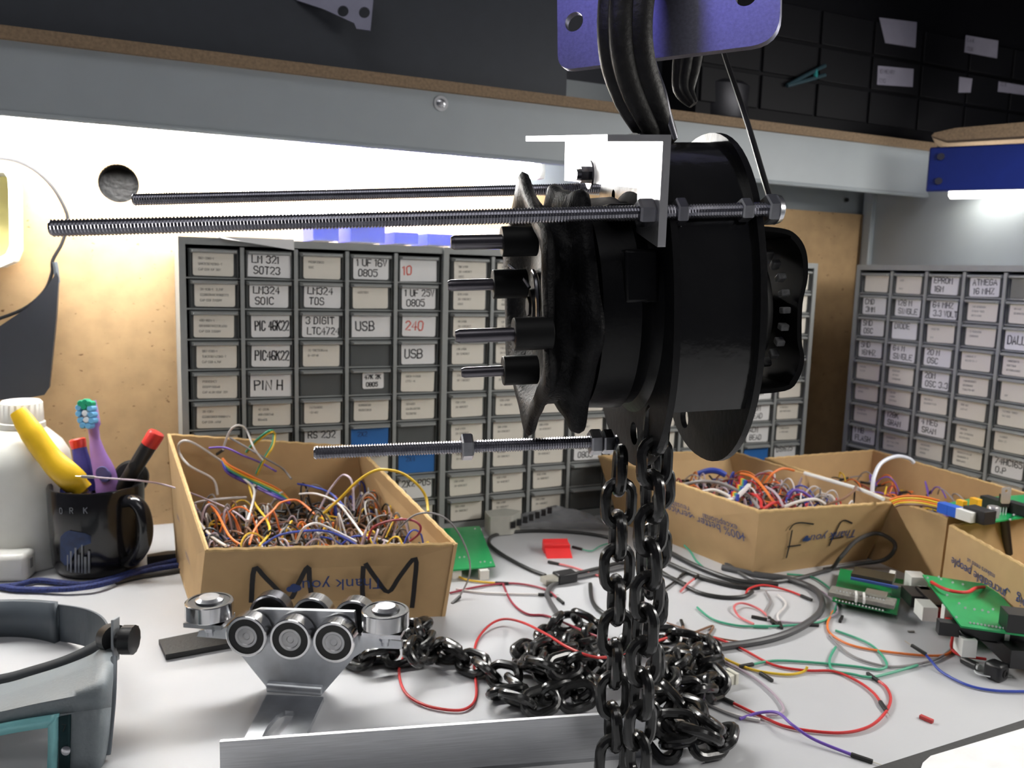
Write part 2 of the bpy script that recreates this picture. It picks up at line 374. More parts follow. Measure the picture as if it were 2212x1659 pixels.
def label_mesh(spec):
    kind = spec[0]; mb = M(); wx, wz = .0425, .0262; ox = rl.uniform(-.0015, .0015); oz = -.0012 + rl.uniform(-.0006, .0006); rot = radians(rl.uniform(-1.5, 1.5))
    if kind == 'S': wx, wz, ox, oz = .026, .020, .003, .001
    if kind == 'L': wx, wz = .047, .0265
    if kind == 'B': wx, wz = .0475, .0275
    u = V((cos(rot), 0, sin(rot))); v = V((-sin(rot), 0, cos(rot))); o = V((ox, -.0009, oz)); n = V((0, -1, 0))
    mb.prism(rrect(wx, wz, .0025 if kind != 'L' else .0004), o, u, v, .0004)
    tx = lambda x, z: o + u*x + v*z + n*.0006
    if kind == 'P':
        for i, s in enumerate(spec[1]): write(mb, s, tx(-wx*.36, wz*(.22 - .23*i) - .001), u, v, n, .0023, .00045, 1)
    elif kind in 'HLS':
        lines = spec[1]; k = len(lines); c = spec[2] if len(spec) > 2 else 1
        hs = {1: .0105, 2: .0078, 3: .005}[k] if kind != 'S' else .0048
        for i, s in enumerate(lines):
            nW = max(1e-4, sum(2.6 if ch in ' .I1' else 4.6 for ch in s)*hs/6)
            f = min(1.0, wx*.9/nW); write(mb, s, tx(-wx*.40 + (.002 if i else 0), (wz*(.10 - .46*i) if k > 1 else -hs/2)), u*f, v, n, hs, .0016 if k == 1 else .00125, c, .25, rl)
    elif kind == 'B': write(mb, spec[1][0], tx(-wx*.3, wz*.05), u, v, n, .0055, .0006, 1, .2, rl)
    mats = {'P': [paper, ink_grey], 'H': [paper_w, ink, ink_red], 'L': [paper_w, ink, ink_red], 'S': [paper_w, ink], 'B': [blue_paper, ink]}[kind]
    return mb, mats
def cabinet(name_label, x0, y0, ang, content, depth=.125, ztop=.349, light_side=False, group=None):
    u = V((cos(ang), sin(ang), 0)); d = V((-sin(ang), cos(ang), 0)); o = V((x0, y0, 0))
    root = thing('drawer_cabinet', name_label, 'drawer cabinet', o + u*(CW*2.5), group)
    P = lambda a, b, z: o + u*a + d*b + Z3*z
    mb = M(); Wd = CW*5; ax = (u, d, Z3); fr = .007
    for a in (-.0035, Wd + .0035): mb.box(P(a, depth/2, .1795), (fr, depth, .359), ax)
    mb.box(P(Wd/2, depth/2, .355), (Wd, depth, .008), ax); mb.box(P(Wd/2, depth/2, .0045), (Wd, depth, .009), ax)
    mb.box(P(Wd/2, depth - .002, .18), (Wd, .004, .35), ax)
    for k in range(1, 5): mb.box(P(k*CW, depth/2, .1795), (.0042, depth, .34), ax)
    for k in range(1, 10): mb.box(P(Wd/2, depth/2 + .002, ztop - k*RH), (Wd, depth - .004, .0018), ax)
    mb.build('frame', cab_frame, root, smooth=False)
    for r in range(10):
        for c in range(5):
            m4 = Matrix.Translation(P((c + .5)*CW, .004, ztop - (r + .5)*RH - .0004)) @ Matrix.Rotation(ang, 4, 'Z')
            dr_ = bpy.data.objects.new('drawer', DRAWER); COL.objects.link(dr_); dr_.parent = root
            dr_.matrix_local = Matrix.Translation(-V(root['_w'])) @ m4
            spec = content(r, c)
            if spec:
                lm, mats = label_mesh(spec); lo = lm.build('paper_label', mats, origin=(0, 0, 0), smooth=False); lo.parent = dr_; lo.location = (0, 0, 0)
    return root
H1 = {(0, 1): ('L', ['LM 321', 'Sot23']), (0, 2): ('P', ['PIC18F25K22', 'SOIC']), (0, 3): ('H', ['1 UF 16V', '0805']), (0, 4): ('L', ['10 '], 2),
      (1, 1): ('H', ['LM324', 'SOIC']), (1, 2): ('H', ['LM324', 'TOS']), (1, 3): ('P', ['ACM7201Z']), (1, 4): ('H', ['1 UF 25V', '0805']),
      (2, 1): ('H', ['PIC 46K22']), (2, 2): ('H', ['3 DIGIT', 'LTC4724']), (2, 3): ('L', ['USB']), (2, 4): ('H', ['240'], 2),
      (3, 1): ('H', ['PIC46K22']), (3, 3): None, (3, 4): ('H', ['USB']), (4, 1): ('L', ['PIN H']), (4, 2): None, (4, 3): ('S', ['47K 2K', '0805']),
      (6, 2): ('H', ['RS 232', '']), (6, 3): ('B', ['2X2']), (6, 4): None, (7, 4): ('B', ['2X4']), (8, 4): ('H', ['2X2 POS', 'A']), (7, 3): ('P', ['4X2'])}
P1 = {0: ['587-2910-1', 'UMK212B7105KG-T', 'CAP CER 1UF 50V'], 1: ['311-1136-1 (2.7NF)', 'CC0805KRX7R9BB272', 'CAP CER 2700PF'], 2: ['490-1604-1', 'GRM188R71H222KA01D', 'CAP CER 2200PF'], 3: ['587-1280-1', 'TMK212B7475KG-T', 'CAP CER 4.7UF'], 4: ['P19005MCT', 'EEEFPV100AR', 'CAP ALUM 10UF 35V'], 5: ['311-1364', 'CC0805KKX7R8BB474', 'CAP CER .47UF']}
def c1(r, c):
    if (r, c) in H1: return H1[(r, c)]
    if c == 0 and r in P1: return ('P', P1[r])
    return fine(rl.choice((2, 2, 3)))
cab1 = cabinet('grey drawer cabinet beside the bare back board, with hand lettered and blue drawer labels', .044, .978, 0.0, c1)
def c2(r, c):
    if (r, c) in ((8, 3), (9, 3)): return None
    if (r, c) == (7, 3): return ('H', ['.0MH', '0805'])
    return ('P', ['%dK 1/10W' % rl.randint(1, 99), '311-%dKCRCT' % rl.randint(10, 99), '0805'][:2 if r > 2 else 3])
cabinet('grey drawer cabinet in the middle of the row, behind the chain hoist wheel', .3455, .976, 0.0, c2)
H3 = {(5, 3): ('H', ['.1 UF']), (6, 3): ('H', ['100M', 'BEAD']), (7, 3): ('H', ['ACM', 'BEAD']), (8, 3): ('B', ['']), (8, 4): ('H', ['DS1625', '']), (7, 2): ('H', ['DIODE', '']), (6, 2): ('H', ['LED', 'RED'])}
def c3(r, c): return H3.get((r, c)) or fine(2)
cabinet('grey drawer cabinet at the far corner end of the row, mostly hidden by the hoist', .6675, 1.012, 0.0, c3, depth=.10)
H4 = {(0, 0): ('P', ['']), (0, 1): ('P', ['4005', '', 'HALF']), (0, 2): ('H', ['EPROM', '16M']), (0, 3): ('H', ['ATMEGA', '16 MHZ']), (0, 4): None,
      (1, 0): ('H', ['CMD', '3MM']), (1, 1): ('H', ['128 M', 'SINGLE']), (1, 2): ('H', ['64 MHZ', '3.3 VOLT']), (2, 0): ('H', ['SMD', 'OSC']), (2, 1): ('H', ['DIODE', '']), (2, 2): ('P', ['INDUCTOR', '', '8 W']), (2, 4): ('H', ['DALLAS']),
      (3, 0): ('H', ['SMD', '16MHZ']), (3, 1): ('H', ['64 M', 'SINGLE']), (3, 2): ('H', ['20 M', 'OSC']), (4, 2): ('H', ['20M', 'OSC 3.3']), (4, 4): ('P', ['', '', 'DIP']), (6, 1): ('H', ['128K', 'SRAM']), (6, 2): ('H', ['4 MEG', 'SRAM']),
      (7, 0): ('H', ['1 MB', 'FLASH']), (7, 4): ('H', ['74HC165', 'O.P']), (8, 0): None, (8, 3): ('H', ['ATMEGA', '10 MHZ'])}
def c4(r, c): return H4[(r, c)] if (r, c) in H4 else fine(rl.choice((2, 3)))
cabinet('grey drawer cabinet standing along the right wall under the blue lamp', 1.0325, .988, radians(-87.2), c4)

# things on top of the cabinets
z = .3595
cs = thing('organizer_case', 'clear plastic organizer case with blue bins on top of the drawer cabinets', 'storage case', (.33, 1.04, z))
clear_m = mat('clear_plastic', (.85, .88, .92), .12, var=.02, alpha=.14)
mb = M()
for (cxx, cyy, sx, sy) in ((.33, .987, .33, .002), (.33, 1.095, .33, .002), (.165, 1.04, .002, .11), (.495, 1.04, .002, .11)): mb.box((cxx, cyy, z + .016), (sx, sy, .030))
mb.box((.33, 1.04, z + .001), (.33, .11, .002)); mb.build('case_body', clear_m, cs)
blue_bin = mat('blue_bin_plastic', srgb(24, 52, 190), .35)
for (xa, xb, hb) in ((.186, .214, .022), (.230, .270, .024), (.284, .312, .014), (.326, .360, .014), (.38, .42, .014), (.435, .475, .014)):
    mb = M(); q = M()
    for (cc, ss) in ((((xa + xb)/2, 1.0, z + .002 + hb/2), (xb - xa, .002, hb)), (((xa + xb)/2, 1.07, z + .002 + hb/2), (xb - xa, .002, hb)), ((xa, 1.035, z + .002 + hb/2), (.002, .07, hb)), ((xb, 1.035, z + .002 + hb/2), (.002, .07, hb)), (((xa + xb)/2, 1.035, z + .003), (xb - xa, .07, .002))): mb.box(cc, ss)
    mb.build('bin', blue_bin, cs)
mb = M(); q = [PY(470, 514, .972), PY(592, 533, .966), PY(592, 516, .972)]
bk = [V((.08, 1.06, z + .001)), V((.158, 1.06, z + .001)), V((.158, .97, z + .001)), V((.08, .97, z + .001))]
mb.add(bk + [bk[3] + V((0, -.002, -.002)), bk[2] + V((0, -.002, -.012))], [(0, 1, 2, 3), (3, 2, 5, 4)], 0, False)
o = mb.build('paper_sheet', paper_w, smooth=False); o.modifiers.new('s', 'SOLIDIFY').thickness = .0003
tag(o, 'white paper sheet drooping over the top edge of the leftmost drawer cabinet', 'paper')

# dark things on the overhead shelf
zs = .5565
bx = thing('dark_storage_bin', 'long dark plastic storage bin on the overhead shelf above the fluorescent tube', 'storage bin', (.0, 1.03, zs))
dk = mat('dark_bin_plastic', srgb(46, 50, 58), .55, var=.05)
M().box((-.05, 1.05, zs + .10), (1.12, .10, .20)).build('bin_body', dk, bx)
M().box((-.05, 1.0, zs + .19), (1.14, .012, .02)).build('rim', dk, bx)
bc = thing('black_drawer_cabinet', 'black drawer cabinet with a few white labels on the overhead shelf', 'drawer cabinet', (.93, 1.05, zs))
M().box((1.13, 1.055, zs + .13), (.82, .09, .26)).build('cabinet_body', mat('black_cabinet', (.004, .004, .006), .6, spec=.2), bc)
for r in range(3):
    for c in range(7):
        M().box((.775 + c*.106, 1.008, zs + .045 + r*.052), (.10, .004, .047)).build('drawer', mat('black_drawer', (.005, .005, .007), .6, spec=.25), bc, bevel=.001)
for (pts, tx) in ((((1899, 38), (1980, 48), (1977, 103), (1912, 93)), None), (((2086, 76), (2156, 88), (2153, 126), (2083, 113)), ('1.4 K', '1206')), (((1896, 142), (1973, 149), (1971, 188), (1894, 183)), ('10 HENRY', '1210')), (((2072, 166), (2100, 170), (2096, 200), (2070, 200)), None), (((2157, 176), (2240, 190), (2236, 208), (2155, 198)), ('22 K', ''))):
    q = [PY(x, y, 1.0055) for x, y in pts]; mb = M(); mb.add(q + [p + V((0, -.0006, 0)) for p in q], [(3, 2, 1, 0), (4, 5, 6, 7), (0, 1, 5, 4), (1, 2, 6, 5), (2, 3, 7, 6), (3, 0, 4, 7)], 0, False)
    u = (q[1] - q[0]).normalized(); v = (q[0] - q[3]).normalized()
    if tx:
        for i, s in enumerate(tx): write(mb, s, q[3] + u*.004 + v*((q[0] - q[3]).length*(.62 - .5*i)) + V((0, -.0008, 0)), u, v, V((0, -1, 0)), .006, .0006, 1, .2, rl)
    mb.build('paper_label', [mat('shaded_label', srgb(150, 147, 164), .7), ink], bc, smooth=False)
p = PY(1590, 165, 1.0)
tag(M().lathe([(0, .052), (.006, .056), (.05, .058), (.056, .052)], V((p.x, 1.055, zs)), Z3, 36).build('round_tin', mat('dark_tin', (.03, .03, .036), .4, .6)), 'round dark tin on the overhead shelf behind the hook', 'tin')
mb = M(); q0, q1 = PY(1700, 185, 1.0), PY(1782, 152, 1.0)
for k in (-1, 1): mb.tube([q0, (q0 + q1)/2 + CU*(k*.004), q1 + CU*(k*.007)], .003, 8)
mb.tube([(q0 + q1*3)/4 + CU*.006, (q0 + q1*3)/4 - CU*.006], .0032, 8, 1)
tag(mb.build('clothes_peg', [mat('teal_smoke_plastic', (.03, .06, .075), .25), mat('teal_peg', (.03, .25, .25), .3)]), 'dark teal plastic spring peg lying by the shelf edge right of the hook', 'peg')
# perforated bracket and pale strip at the very top
o = C(645, -30, .93); u = (CR*.98 - FW*.18).normalized(); v = CU
e = lambda x, y: ((C(x, y, .93) - o).dot(CR), (C(x, y, .93) - o).dot(CU))
mb = M(); mb.prism([e(700, 20), e(765, 50), e(770, 62), e(800, 66), e(812, -60), e(640, -60), e(640, 0)], o, CR, CU, -.002, holes=[circ(.0062, 20, *e(741, 24)), circ(.0062, 20, *e(787, 27))])
tag(mb.build('perforated_bracket', mat('violet_grey_bracket', (.16, .16, .22), .45, .6)), 'perforated steel bracket with two round holes high up left of the hook plate', 'bracket')
q = [C(553, 18, .95), C(590, 5, .95), C(650, -18, .95)]
tag(M().tube(q, .004, 6, flat=2.0).build('pale_strip', white_pl), 'pale plastic strip at the top edge above the fluorescent tube', 'strip')
# ================================================================ chain hoist
CAM3 = lambda x, y, z: CO + CR*x + CU*y + FW*z
HA = (CR*.986 + CU*.048 + FW*.158).normalized()                 # shaft axis, pointing right and slightly away
HO = CAM3(.0741, .0520, .535)                                    # centre of the near side plate
HQ = (Z3 - HA*Z3.dot(HA)).normalized(); HP = HA.cross(HQ)
if HP.dot(FW) > 0: HP = -HP
def HL(s, p, q): return HO + HA*s + HP*p + HQ*q                  # shaft, toward the viewer, up
hoist = thing('chain_hoist', 'black hand chain hoist hanging by its hook with long threaded rods', 'chain hoist', HL(.02, 0, -.105))
# pocket wheel: two wavy flanges
def lobes(a, r, th):
    if r < .064: return r
    ph = 0.0 if a < -.055 else radians(22)
    c = cos(3*(th + ph) + pi/2*0) ; k = max(0.0, abs(cos(3*(th + ph))))**5
    return r*(.875 + .145*k)
wheel = M().lathe([(-.0600, .004), (-.0600, .022), (-.0565, .024), (-.0555, .048), (-.0600, .056), (-.0660, .060), (-.0685, .070), (-.0690, .0790), (-.0668, .0815), (-.0635, .0800), (-.0600, .0690), (-.0560, .0620), (-.0520, .0620), (-.0480, .0690), (-.0445, .0800), (-.0405, .0815), (-.0375, .0800), (-.0365, .066), (-.0360, .05), (-.0360, .004)], HO, HA, 96, u=HQ, rf=lobes)
wheel.build('hand_chain_wheel', black_cast, hoist, ang=60)
# hub, circlip and face bolts
mb = M(); mb.lathe([(-.064, .004), (-.064, .0105), (-.060, .0115), (-.056, .018)], HO, HA, 24); mb.lathe([(-.0655, .003), (-.0655, .0065), (-.060, .0065)], HO, HA, 6)
mb.build('hub_nut', black_satin, hoist)
mb = M(); mb.tube([HL(-.066, .012, .012), HL(-.070, .004, .020), HL(-.076, -.003, .026)], .0012, 6); mb.tube([HL(-.062, .013*cos(t) + .004, .022*sin(t)) for t in [radians(a) for a in range(-70, 100, 10)]], .0014, 6)
mb.build('spring_clip', rod_m, hoist)
for (p, q) in ((.040, .033), (.036, -.036), (-.035, .04)):
    M().lathe([(-.061, .0005), (-.0605, .003), (-.058, .0042), (-.055, .0042)], HL(0, p, q), HA, 16).build('face_bolt', black_gloss, hoist)
# four spacers with pins
for (ex, ey, px, py, zc, rr) in ((1083, 522, 980, 524, .500, .0044), (1064, 614, 974, 619, .520, .0036), (1109, 722, 990, 732, .456, .0039), (1086, 801, 1005, 806, .512, .0033)):
    c = C(ex, ey, zc); st = M().cyl(c, c + HA*.0215, .0091, n=28, bev=.0005).build('spacer', black_satin, hoist)
    d = (C(px, py, zc - .012) - c); d = -HA*d.length
    M().cyl(c, c + d*.93, rr, n=18).lathe([(0, rr), (d.length*.07, rr*.75)], c + d*.93, d, 18).build('pin', mat('dark_pin_steel', (.20, .19, .21), .3, 1.0), st)
# brake drum between wheel and near plate
mb = M().lathe([(-.036, .060), (-.034, .0655), (-.012, .0668), (-.008, .064), (-.004, .064), (0, .070)], HO, HA, 56)
mb.build('brake_drum', black_gloss, hoist)
mb = M(); mb.box(HL(-.012, .060, .018), (.020, .014, .030), (HA, HP, HQ)); mb.box(HL(-.02, .045, .055), (.016, .02, .008), (HA, HP, HQ))
mb.build('casting_boss', black_gloss, hoist, bevel=.002)
def stadium(w, hq, n=64, e=2.25, a0=0, a1=360):
    out = []
    for k in range(n + (0 if a1 - a0 == 360 else 1)):
        t = radians(a0 + (a1 - a0)*k/n); c, s_ = cos(t), sin(t)
        out.append((w*(abs(c)**(2/e))*(1 if c >= 0 else -1), hq*(abs(s_)**(2/e))*(1 if s_ >= 0 else -1)))
    return out
for s0, nm in ((0.0, 'near'), (.0500, 'far')):
    holes = [circ(.0075, 20, .012 if nm == 'near' else -.030, -.083), circ(.004, 14, -.03, .07)]
    M().prism(stadium(.0850, .1045), HL(s0, 0, 0), HP, HQ, .004 if HP.cross(HQ).dot(HA) > 0 else -.004, holes=holes).build('side_plate', black_gloss, hoist, bevel=.0008)
# curved cover plate over the load sheave
pts = stadium(.080, .099, 48, 2.25, -35, 215); inn = stadium(.0775, .0965, 48, 2.25, -35, 215)
M().prism(pts + inn[::-1], HL(.004, 0, 0), HP, HQ, .046 if HP.cross(HQ).dot(HA) > 0 else -.046).build('top_cover', mat('black_hammered_paint', (.008, .008, .008), .18, var=.2, scale=60, bump=.5, bscale=90, coat=.6), hoist, ang=25)
M().lathe([(.004, .066), (.012, .066), (.016, .050), (.022, .044), (.030, .044), (.036, .052), (.042, .060), (.050, .060)], HO, HA, 48, cap=False).build('load_sheave', black_satin, hoist)
# gear guard strap and gear
gc = -.006
path = [(.054, .052), (.080, .050), (.091, .046), (.098, .036), (.0995, .020), (.0965, .004), (.0965, -.018), (.0985, -.030), (.095, -.042), (.086, -.049), (.054, -.050)]
out = [(a.x, a.y) for a in smooth_path([V((s, q, 0)) for s, q in path], 4)]
inn = [(s - .003*(1 if s > .09 else .3), q*.945) for s, q in out]
M().prism(out + inn[::-1], HL(0, -.045, gc), HA, HQ, .090 if HA.cross(HQ).dot(HP) > 0 else -.090).build('gear_guard', mat('guard_black', (.004, .004, .0045), .75, var=.2, spec=.08), hoist, ang=40)
gear = M().lathe([(.054, .046), (.074, .046), (.080, .040), (.084, .012), (.092, .012)], HL(0, 0, gc), HA, 48).build('gear', black_satin, hoist)
for k in range(11):
    t = radians(-78 + 15.6*k); r = .0385
    mb = M(); mb.box(HL(.0875 + .003*cos(t*1.3), r*cos(t)*.9, gc + r*sin(t)), (.0055, .004, .0058), (HA, HP*sin(t) - HQ*cos(t), HP*cos(t) + HQ*sin(t)))
    mb.build('gear_tooth', mat('worn_gear_steel', (.30, .30, .30), .4, .0, var=.4, scale=200), gear, bevel=.0008)
# threaded rods with nuts
def rod(p0, p1, r=.0043, pitch=.00165, n=14):
    p0, p1 = V(p0), V(p1); d = p1 - p0; L = d.length; d.normalize(); u = (HQ - d*HQ.dot(d)).normalized(); w = d.cross(u); mb = M(); N = int(L/pitch*2); vs = []; fs = []
    for i in range(N + 1):
        rr = r if i % 2 else r*.80
        for j in range(n):
            th = 2*pi*j/n; vs.append(p0 + d*min(L, i*pitch/2 + pitch*j/n*(0 if i in (0,) else 1)) + (u*cos(th) + w*sin(th))*(rr if i else r*.78))
    for i in range(N):
        for j in range(n):
            if j < n - 1: fs.append((i*n + j, i*n + j + 1, (i + 1)*n + j + 1, (i + 1)*n + j))
            elif i + 3 <= N: fs.append((i*n + j, (i + 2)*n, (i + 3)*n, (i + 1)*n + j))
    fs.append(tuple(range(n - 1, -1, -1))); mb.add(vs, fs, 0, True)
    mb.lathe([(0, r*.78), (L, r*.78)], p0, d, n)
    return mb, d
def nut_at(p0, d, zr, parent):
    pass
def pt_on(p0, p1, px):
    lo, hi = 0.0, 1.0
    for _ in range(40):
        m = (lo + hi)/2; q = V(p0).lerp(V(p1), m); dd = q - CO; x = IW/2 + F*dd.dot(CR)/dd.dot(FW)
        if x < px: lo = m
        else: hi = m
    return V(p0).lerp(V(p1), lo)
fr0, fr1 = CAM3(-.2223, .0750, .401), C(1684, 452, .463)
mb, d = rod(fr0, fr1); R1 = mb.build('threaded_rod', rod_m, hoist, ang=15)
for (xa, xb, rr) in ((1376, 1411, .0076), (1457, 1480, .0076), (1597, 1621, .0066), (1651, 1674, .0085)):
    a, b = pt_on(fr0, fr1, xa), pt_on(fr0, fr1, xb); M().hexnut((a + b)/2, d, rr, (b - a).length, u=HQ*.9 + HP*.2).build('hex_nut', rod_m if xa < 1500 else zinc, R1, smooth=False)
b = pt_on(fr0, fr1, 1672); M().lathe([(0, .0085), (.003, .0075), (.005, .004)], b, d, 18).build('dome_washer', zinc, R1)
rr0 = C(287, 431, .565); rr1 = rr0 + (fr1 - fr0).normalized()*.36
tgt = C(1090, 412, .606); rr1 = rr0 + (tgt - rr0).normalized()*.345
mb, d = rod(rr0, rr1); mb.build('threaded_rod', rod_m, hoist, ang=15)
br0, br1 = C(678, 978, .511), C(1335, 953, .543)
mb, d = rod(br0, br1); R3 = mb.build('threaded_rod', rod_m, hoist, ang=15)
for (xa, xb, rr) in ((996, 1021, .0086), (1273, 1298, .0086), (1300, 1324, .0082)):
    a, b = pt_on(br0, br1, xa), pt_on(br0, br1, xb); M().hexnut((a + b)/2, d, rr, (b - a).length, u=HQ).build('hex_nut', zinc, R3, smooth=False)
# aluminium angle
n0, f0 = C(1432, 306, .432), C(1221, 305, .622)
D = (f0 - n0); DL = D.length; D.normalize(); DN = -(HQ - D*HQ.dot(D)).normalized(); RT = D.cross(DN)
if RT.dot(CR) < 0: RT = -RT
kk = 1 if D.cross(DN).dot(RT) > 0 else -1
step = .036; hole = [(DL*.66 + .0062*cos(2*pi*k/20), .0235 + .0075*sin(2*pi*k/20)) for k in range(20)]
vert = M().prism([(0, -.0035), (DL, -.0035), (DL, .0285), (step, .0255), (step, .0500), (0, .0545)], n0, D, DN, .0045*kk)
ang_ = vert
ang_.prism([(0, -.0035), (DL, -.0035), (DL, 0), (0, 0)], n0, D, DN, -.030*kk)
br = ang_.build('angle_bracket', alu_b, hoist, bevel=.0004)
q = n0 + D*(DL*.64) + DN*.0215 - RT*.001
M().lathe([(0, .0095), (.0012, .0095)], q, -RT, 24).lathe([(.0012, .0055), (.007, .0055)], q, -RT, 6).lathe([(.007, .0040), (.010, .0036)], q, -RT, 14).build('bolt', rod_m, br)
# hook
hp = [C(1432, 310, .515), C(1412, 268, .508), C(1382, 205, .500), C(1358, 130, .492), C(1352, 50, .488), C(1362, -40, .490), C(1392, -120, .502), C(1440, -160, .530), C(1478, -130, .560), C(1492, -60, .578), C(1494, 20, .588), C(1490, 90, .590), C(1482, 150, .588), C(1478, 195, .585), C(1498, 226, .583)]
hr_ = [.0100, .0125, .0150, .0160, .0162, .0162, .0158, .0150, .0140, .0130, .0118, .0108, .0095, .0075, .0035]
sp = smooth_path(hp, 5); rs = []
for i in range(len(sp)):
    k = min(i/5, len(hr_) - 1.001); a = int(k); rs.append(hr_[a] + (hr_[a + 1] - hr_[a])*(k - a))
N = 28; mb = M(); vs = []; fs = []
for i, p in enumerate(sp):
    t = (sp[min(i + 1, len(sp) - 1)] - sp[max(i - 1, 0)]).normalized(); u = (CR - t*CR.dot(t)).normalized(); w = t.cross(u)
    for j in range(N):
        th = 2*pi*j/N; r = rs[i]*(1 - .30*(.5 + .5*cos(5*th + .6))**3)
        vs.append(p + u*cos(th)*r*1.05 + w*sin(th)*r*.8)
for i in range(len(sp) - 1):
    for j in range(N):
        k = (j + 1) % N; fs.append((i*N + j, i*N + k, (i + 1)*N + k, (i + 1)*N + j))
fs.append(tuple(range(N - 1, -1, -1))); fs.append(tuple((len(sp) - 1)*N + j for j in range(N)))
hook = mb.add(vs, fs, 0).build('hook', mat('forged_black_steel', (.022, .021, .020), .5, .2, spec=.35, var=.3, scale=150, bump=.4, bscale=300), hoist, ang=60)
lt = smooth_path([C(1410, 128, .50), C(1418, 155, .497), C(1434, 200, .497), C(1446, 255, .500), C(1459, 300, .503)], 5)
M().tube(lt, .0019, 8, flat=.35, rot0=CR).build('safety_latch', rod_m, hook)

# steel plate the hook hangs from
po = C(1440, 120, .535); pu = (CR*.890 - FW*.458).normalized(); pw = (CU*.985 + CR*.05).normalized(); pw = (pw - pu*pw.dot(pu)).normalized(); pnn = pu.cross(pw)
def on_plate(x, y):
    q = PL(x, y, po, pnn) - po; return (q.dot(pu), q.dot(pw))
def arc(pts, corner, r, n=6):
    a, c, b = [V((*p, 0)) for p in (pts[0], corner, pts[1])]; d1, d2 = (a - c).normalized(), (b - c).normalized()
    p1, p2 = c + d1*r, c + d2*r; return [tuple(((p1*(1 - t)**2 + c*2*t*(1 - t) + p2*t*t))[:2]) for t in [k/n for k in range(n + 1)]]
BL, BR_, TL, TR = on_plate(1205, 152), on_plate(1684, 92), on_plate(1201, -230), on_plate(1690, -230)
ou = arc((TL, BR_), BL, .011)[:] + arc((BL, TR), BR_, .018) + [TR, TL]
hA, hB = on_plate(1240, 47), on_plate(1612, -10)
pl = M().prism(ou, po, pu, pw, -.0055, holes=[circ(.0066, 24, *hA), circ(.0066, 24, *hB), ]).build('steel_hanger_plate', plate_m, bevel=.0004)
tag(pl, 'thick steel hanger plate with round holes and rounded corners that the hoist hook grips', 'steel plate')

# hanging load chain
def link_mesh(wire=.0036, pitch=.021, width=.0243):
    R = (width - 2*wire)/2; hl = (pitch + 2*wire)/2 - wire - R + wire*.9
    pts = []
    for k in range(9): t = -pi/2 + pi*k/8; pts.append(V((hl + R*cos(t), R*sin(t), 0)))
    for k in range(9): t = pi/2 + pi*k/8; pts.append(V((-hl + R*cos(t), R*sin(t), 0)))
    return M().tube(pts, wire, 10, closed=True)
_l = link_mesh().build('chain_link', chain_m, origin=(0, 0, 0)); LINK = _l.data; bpy.data.objects.remove(_l)
def put_link(root, p, tan, side, scale=1.0, stuff=None):
    tan = V(tan).normalized(); side = V(side); side = (side - tan*side.dot(tan)).normalized(); n = tan.cross(side)
    m4 = Matrix((( tan.x, side.x, n.x, 0), (tan.y, side.y, n.y, 0), (tan.z, side.z, n.z, 0), (0, 0, 0, 1))).to_4x4()
    m4.translation = V(p) - V(root['_w']); o = bpy.data.objects.new('chain_link', LINK); COL.objects.link(o); o.parent = root
    o.matrix_local = m4 @ Matrix.Scale(scale, 4); return o
lc = thing('load_chain', 'black steel load chain hanging in vertical strands below the hoist', 'chain', (HL(.01, 0, -.3)))
PIT = .021
def strand(px, py, zc, z_end, face, drift=(0, 0), z_start=None, ph=0):
    p = C(px, py, zc); i = 0
    while p.z > z_end:
        a = face + (0 if (i + ph) % 2 == 0 else pi/2) + rnd.uniform(-.12, .12)
        put_link(lc, p, V((rnd.uniform(-.05, .05), rnd.uniform(-.05, .05), -1)), CR*cos(a) + _fh*sin(a))
        p = p + V((drift[0], drift[1], -PIT)); i += 1
strand(1418, 925, .500, .012, .42, drift=(-.0002, -.0002), ph=1)
strand(1338, 1016, .528, .012, .15, drift=(-.0002, -.0012), ph=1)
strand(1424, 985, .562, .012, 1.2)

# chain heaped on the bench
path = [(742, 1405, .006), (790, 1425, .006), (850, 1418, .006), (895, 1400, .008), (880, 1368, .006), (905, 1352, .018), (915, 1382, .020), (900, 1412, .02), (950, 1400, .006), (985, 1420, .006), (1030, 1438, .006), (1060, 1458, .006), (1100, 1468, .008), (1128, 1490, .008), (1088, 1500, .006), (1120, 1518, .006), (1165, 1522, .006), (1200, 1498, .008), (1230, 1512, .006), (1262, 1500, .008), (1240, 1462, .008), (1190, 1452, .008), (1140, 1440, .008), (1130, 1412, .006), (1170, 1388, .006), (1205, 1352, .006), (1250, 1345, .006), (1285, 1370, .006), (1240, 1392, .016), (1190, 1405, .020), (1150, 1425, .022), (1200, 1442, .026), (1250, 1432, .024), (1300, 1450, .010), (1320, 1420, .008), (1350, 1400, .008), (1420, 1382, .006), (1470, 1382, .006), (1520, 1396, .006), (1545, 1420, .006), (1500, 1432, .010), (1450, 1422, .020), (1430, 1450, .012), (1480, 1472, .010), (1530, 1462, .008), (1545, 1490, .006), (1490, 1495, .016), (1440, 1500, .014), (1415, 1535, .006), (1470, 1545, .008), (1520, 1552, .008), (1562, 1590, .006), (1530, 1612, .006), (1480, 1600, .008), (1435, 1612, .006), (1430, 1572, .018), (1480, 1570, .022), (1515, 1585, .022), (1530, 1560, .024), (1480, 1530, .020), (1440, 1470, .026), (1490, 1410, .018)]
pile = thing('chain_heap', 'loose heap of black steel chain on the bench behind the aluminium bar', 'chain', T(1200, 1480))
sp = smooth_path([T(x, y, z + .002) for x, y, z in path], 14); acc = 0.0; nxt = 0.0; links = []
for i in range(1, len(sp)):
    acc += (sp[i] - sp[i - 1]).length
    if acc >= nxt: links.append((sp[i], (sp[i] - sp[i - 1]).normalized())); nxt += .0185
extra = M()
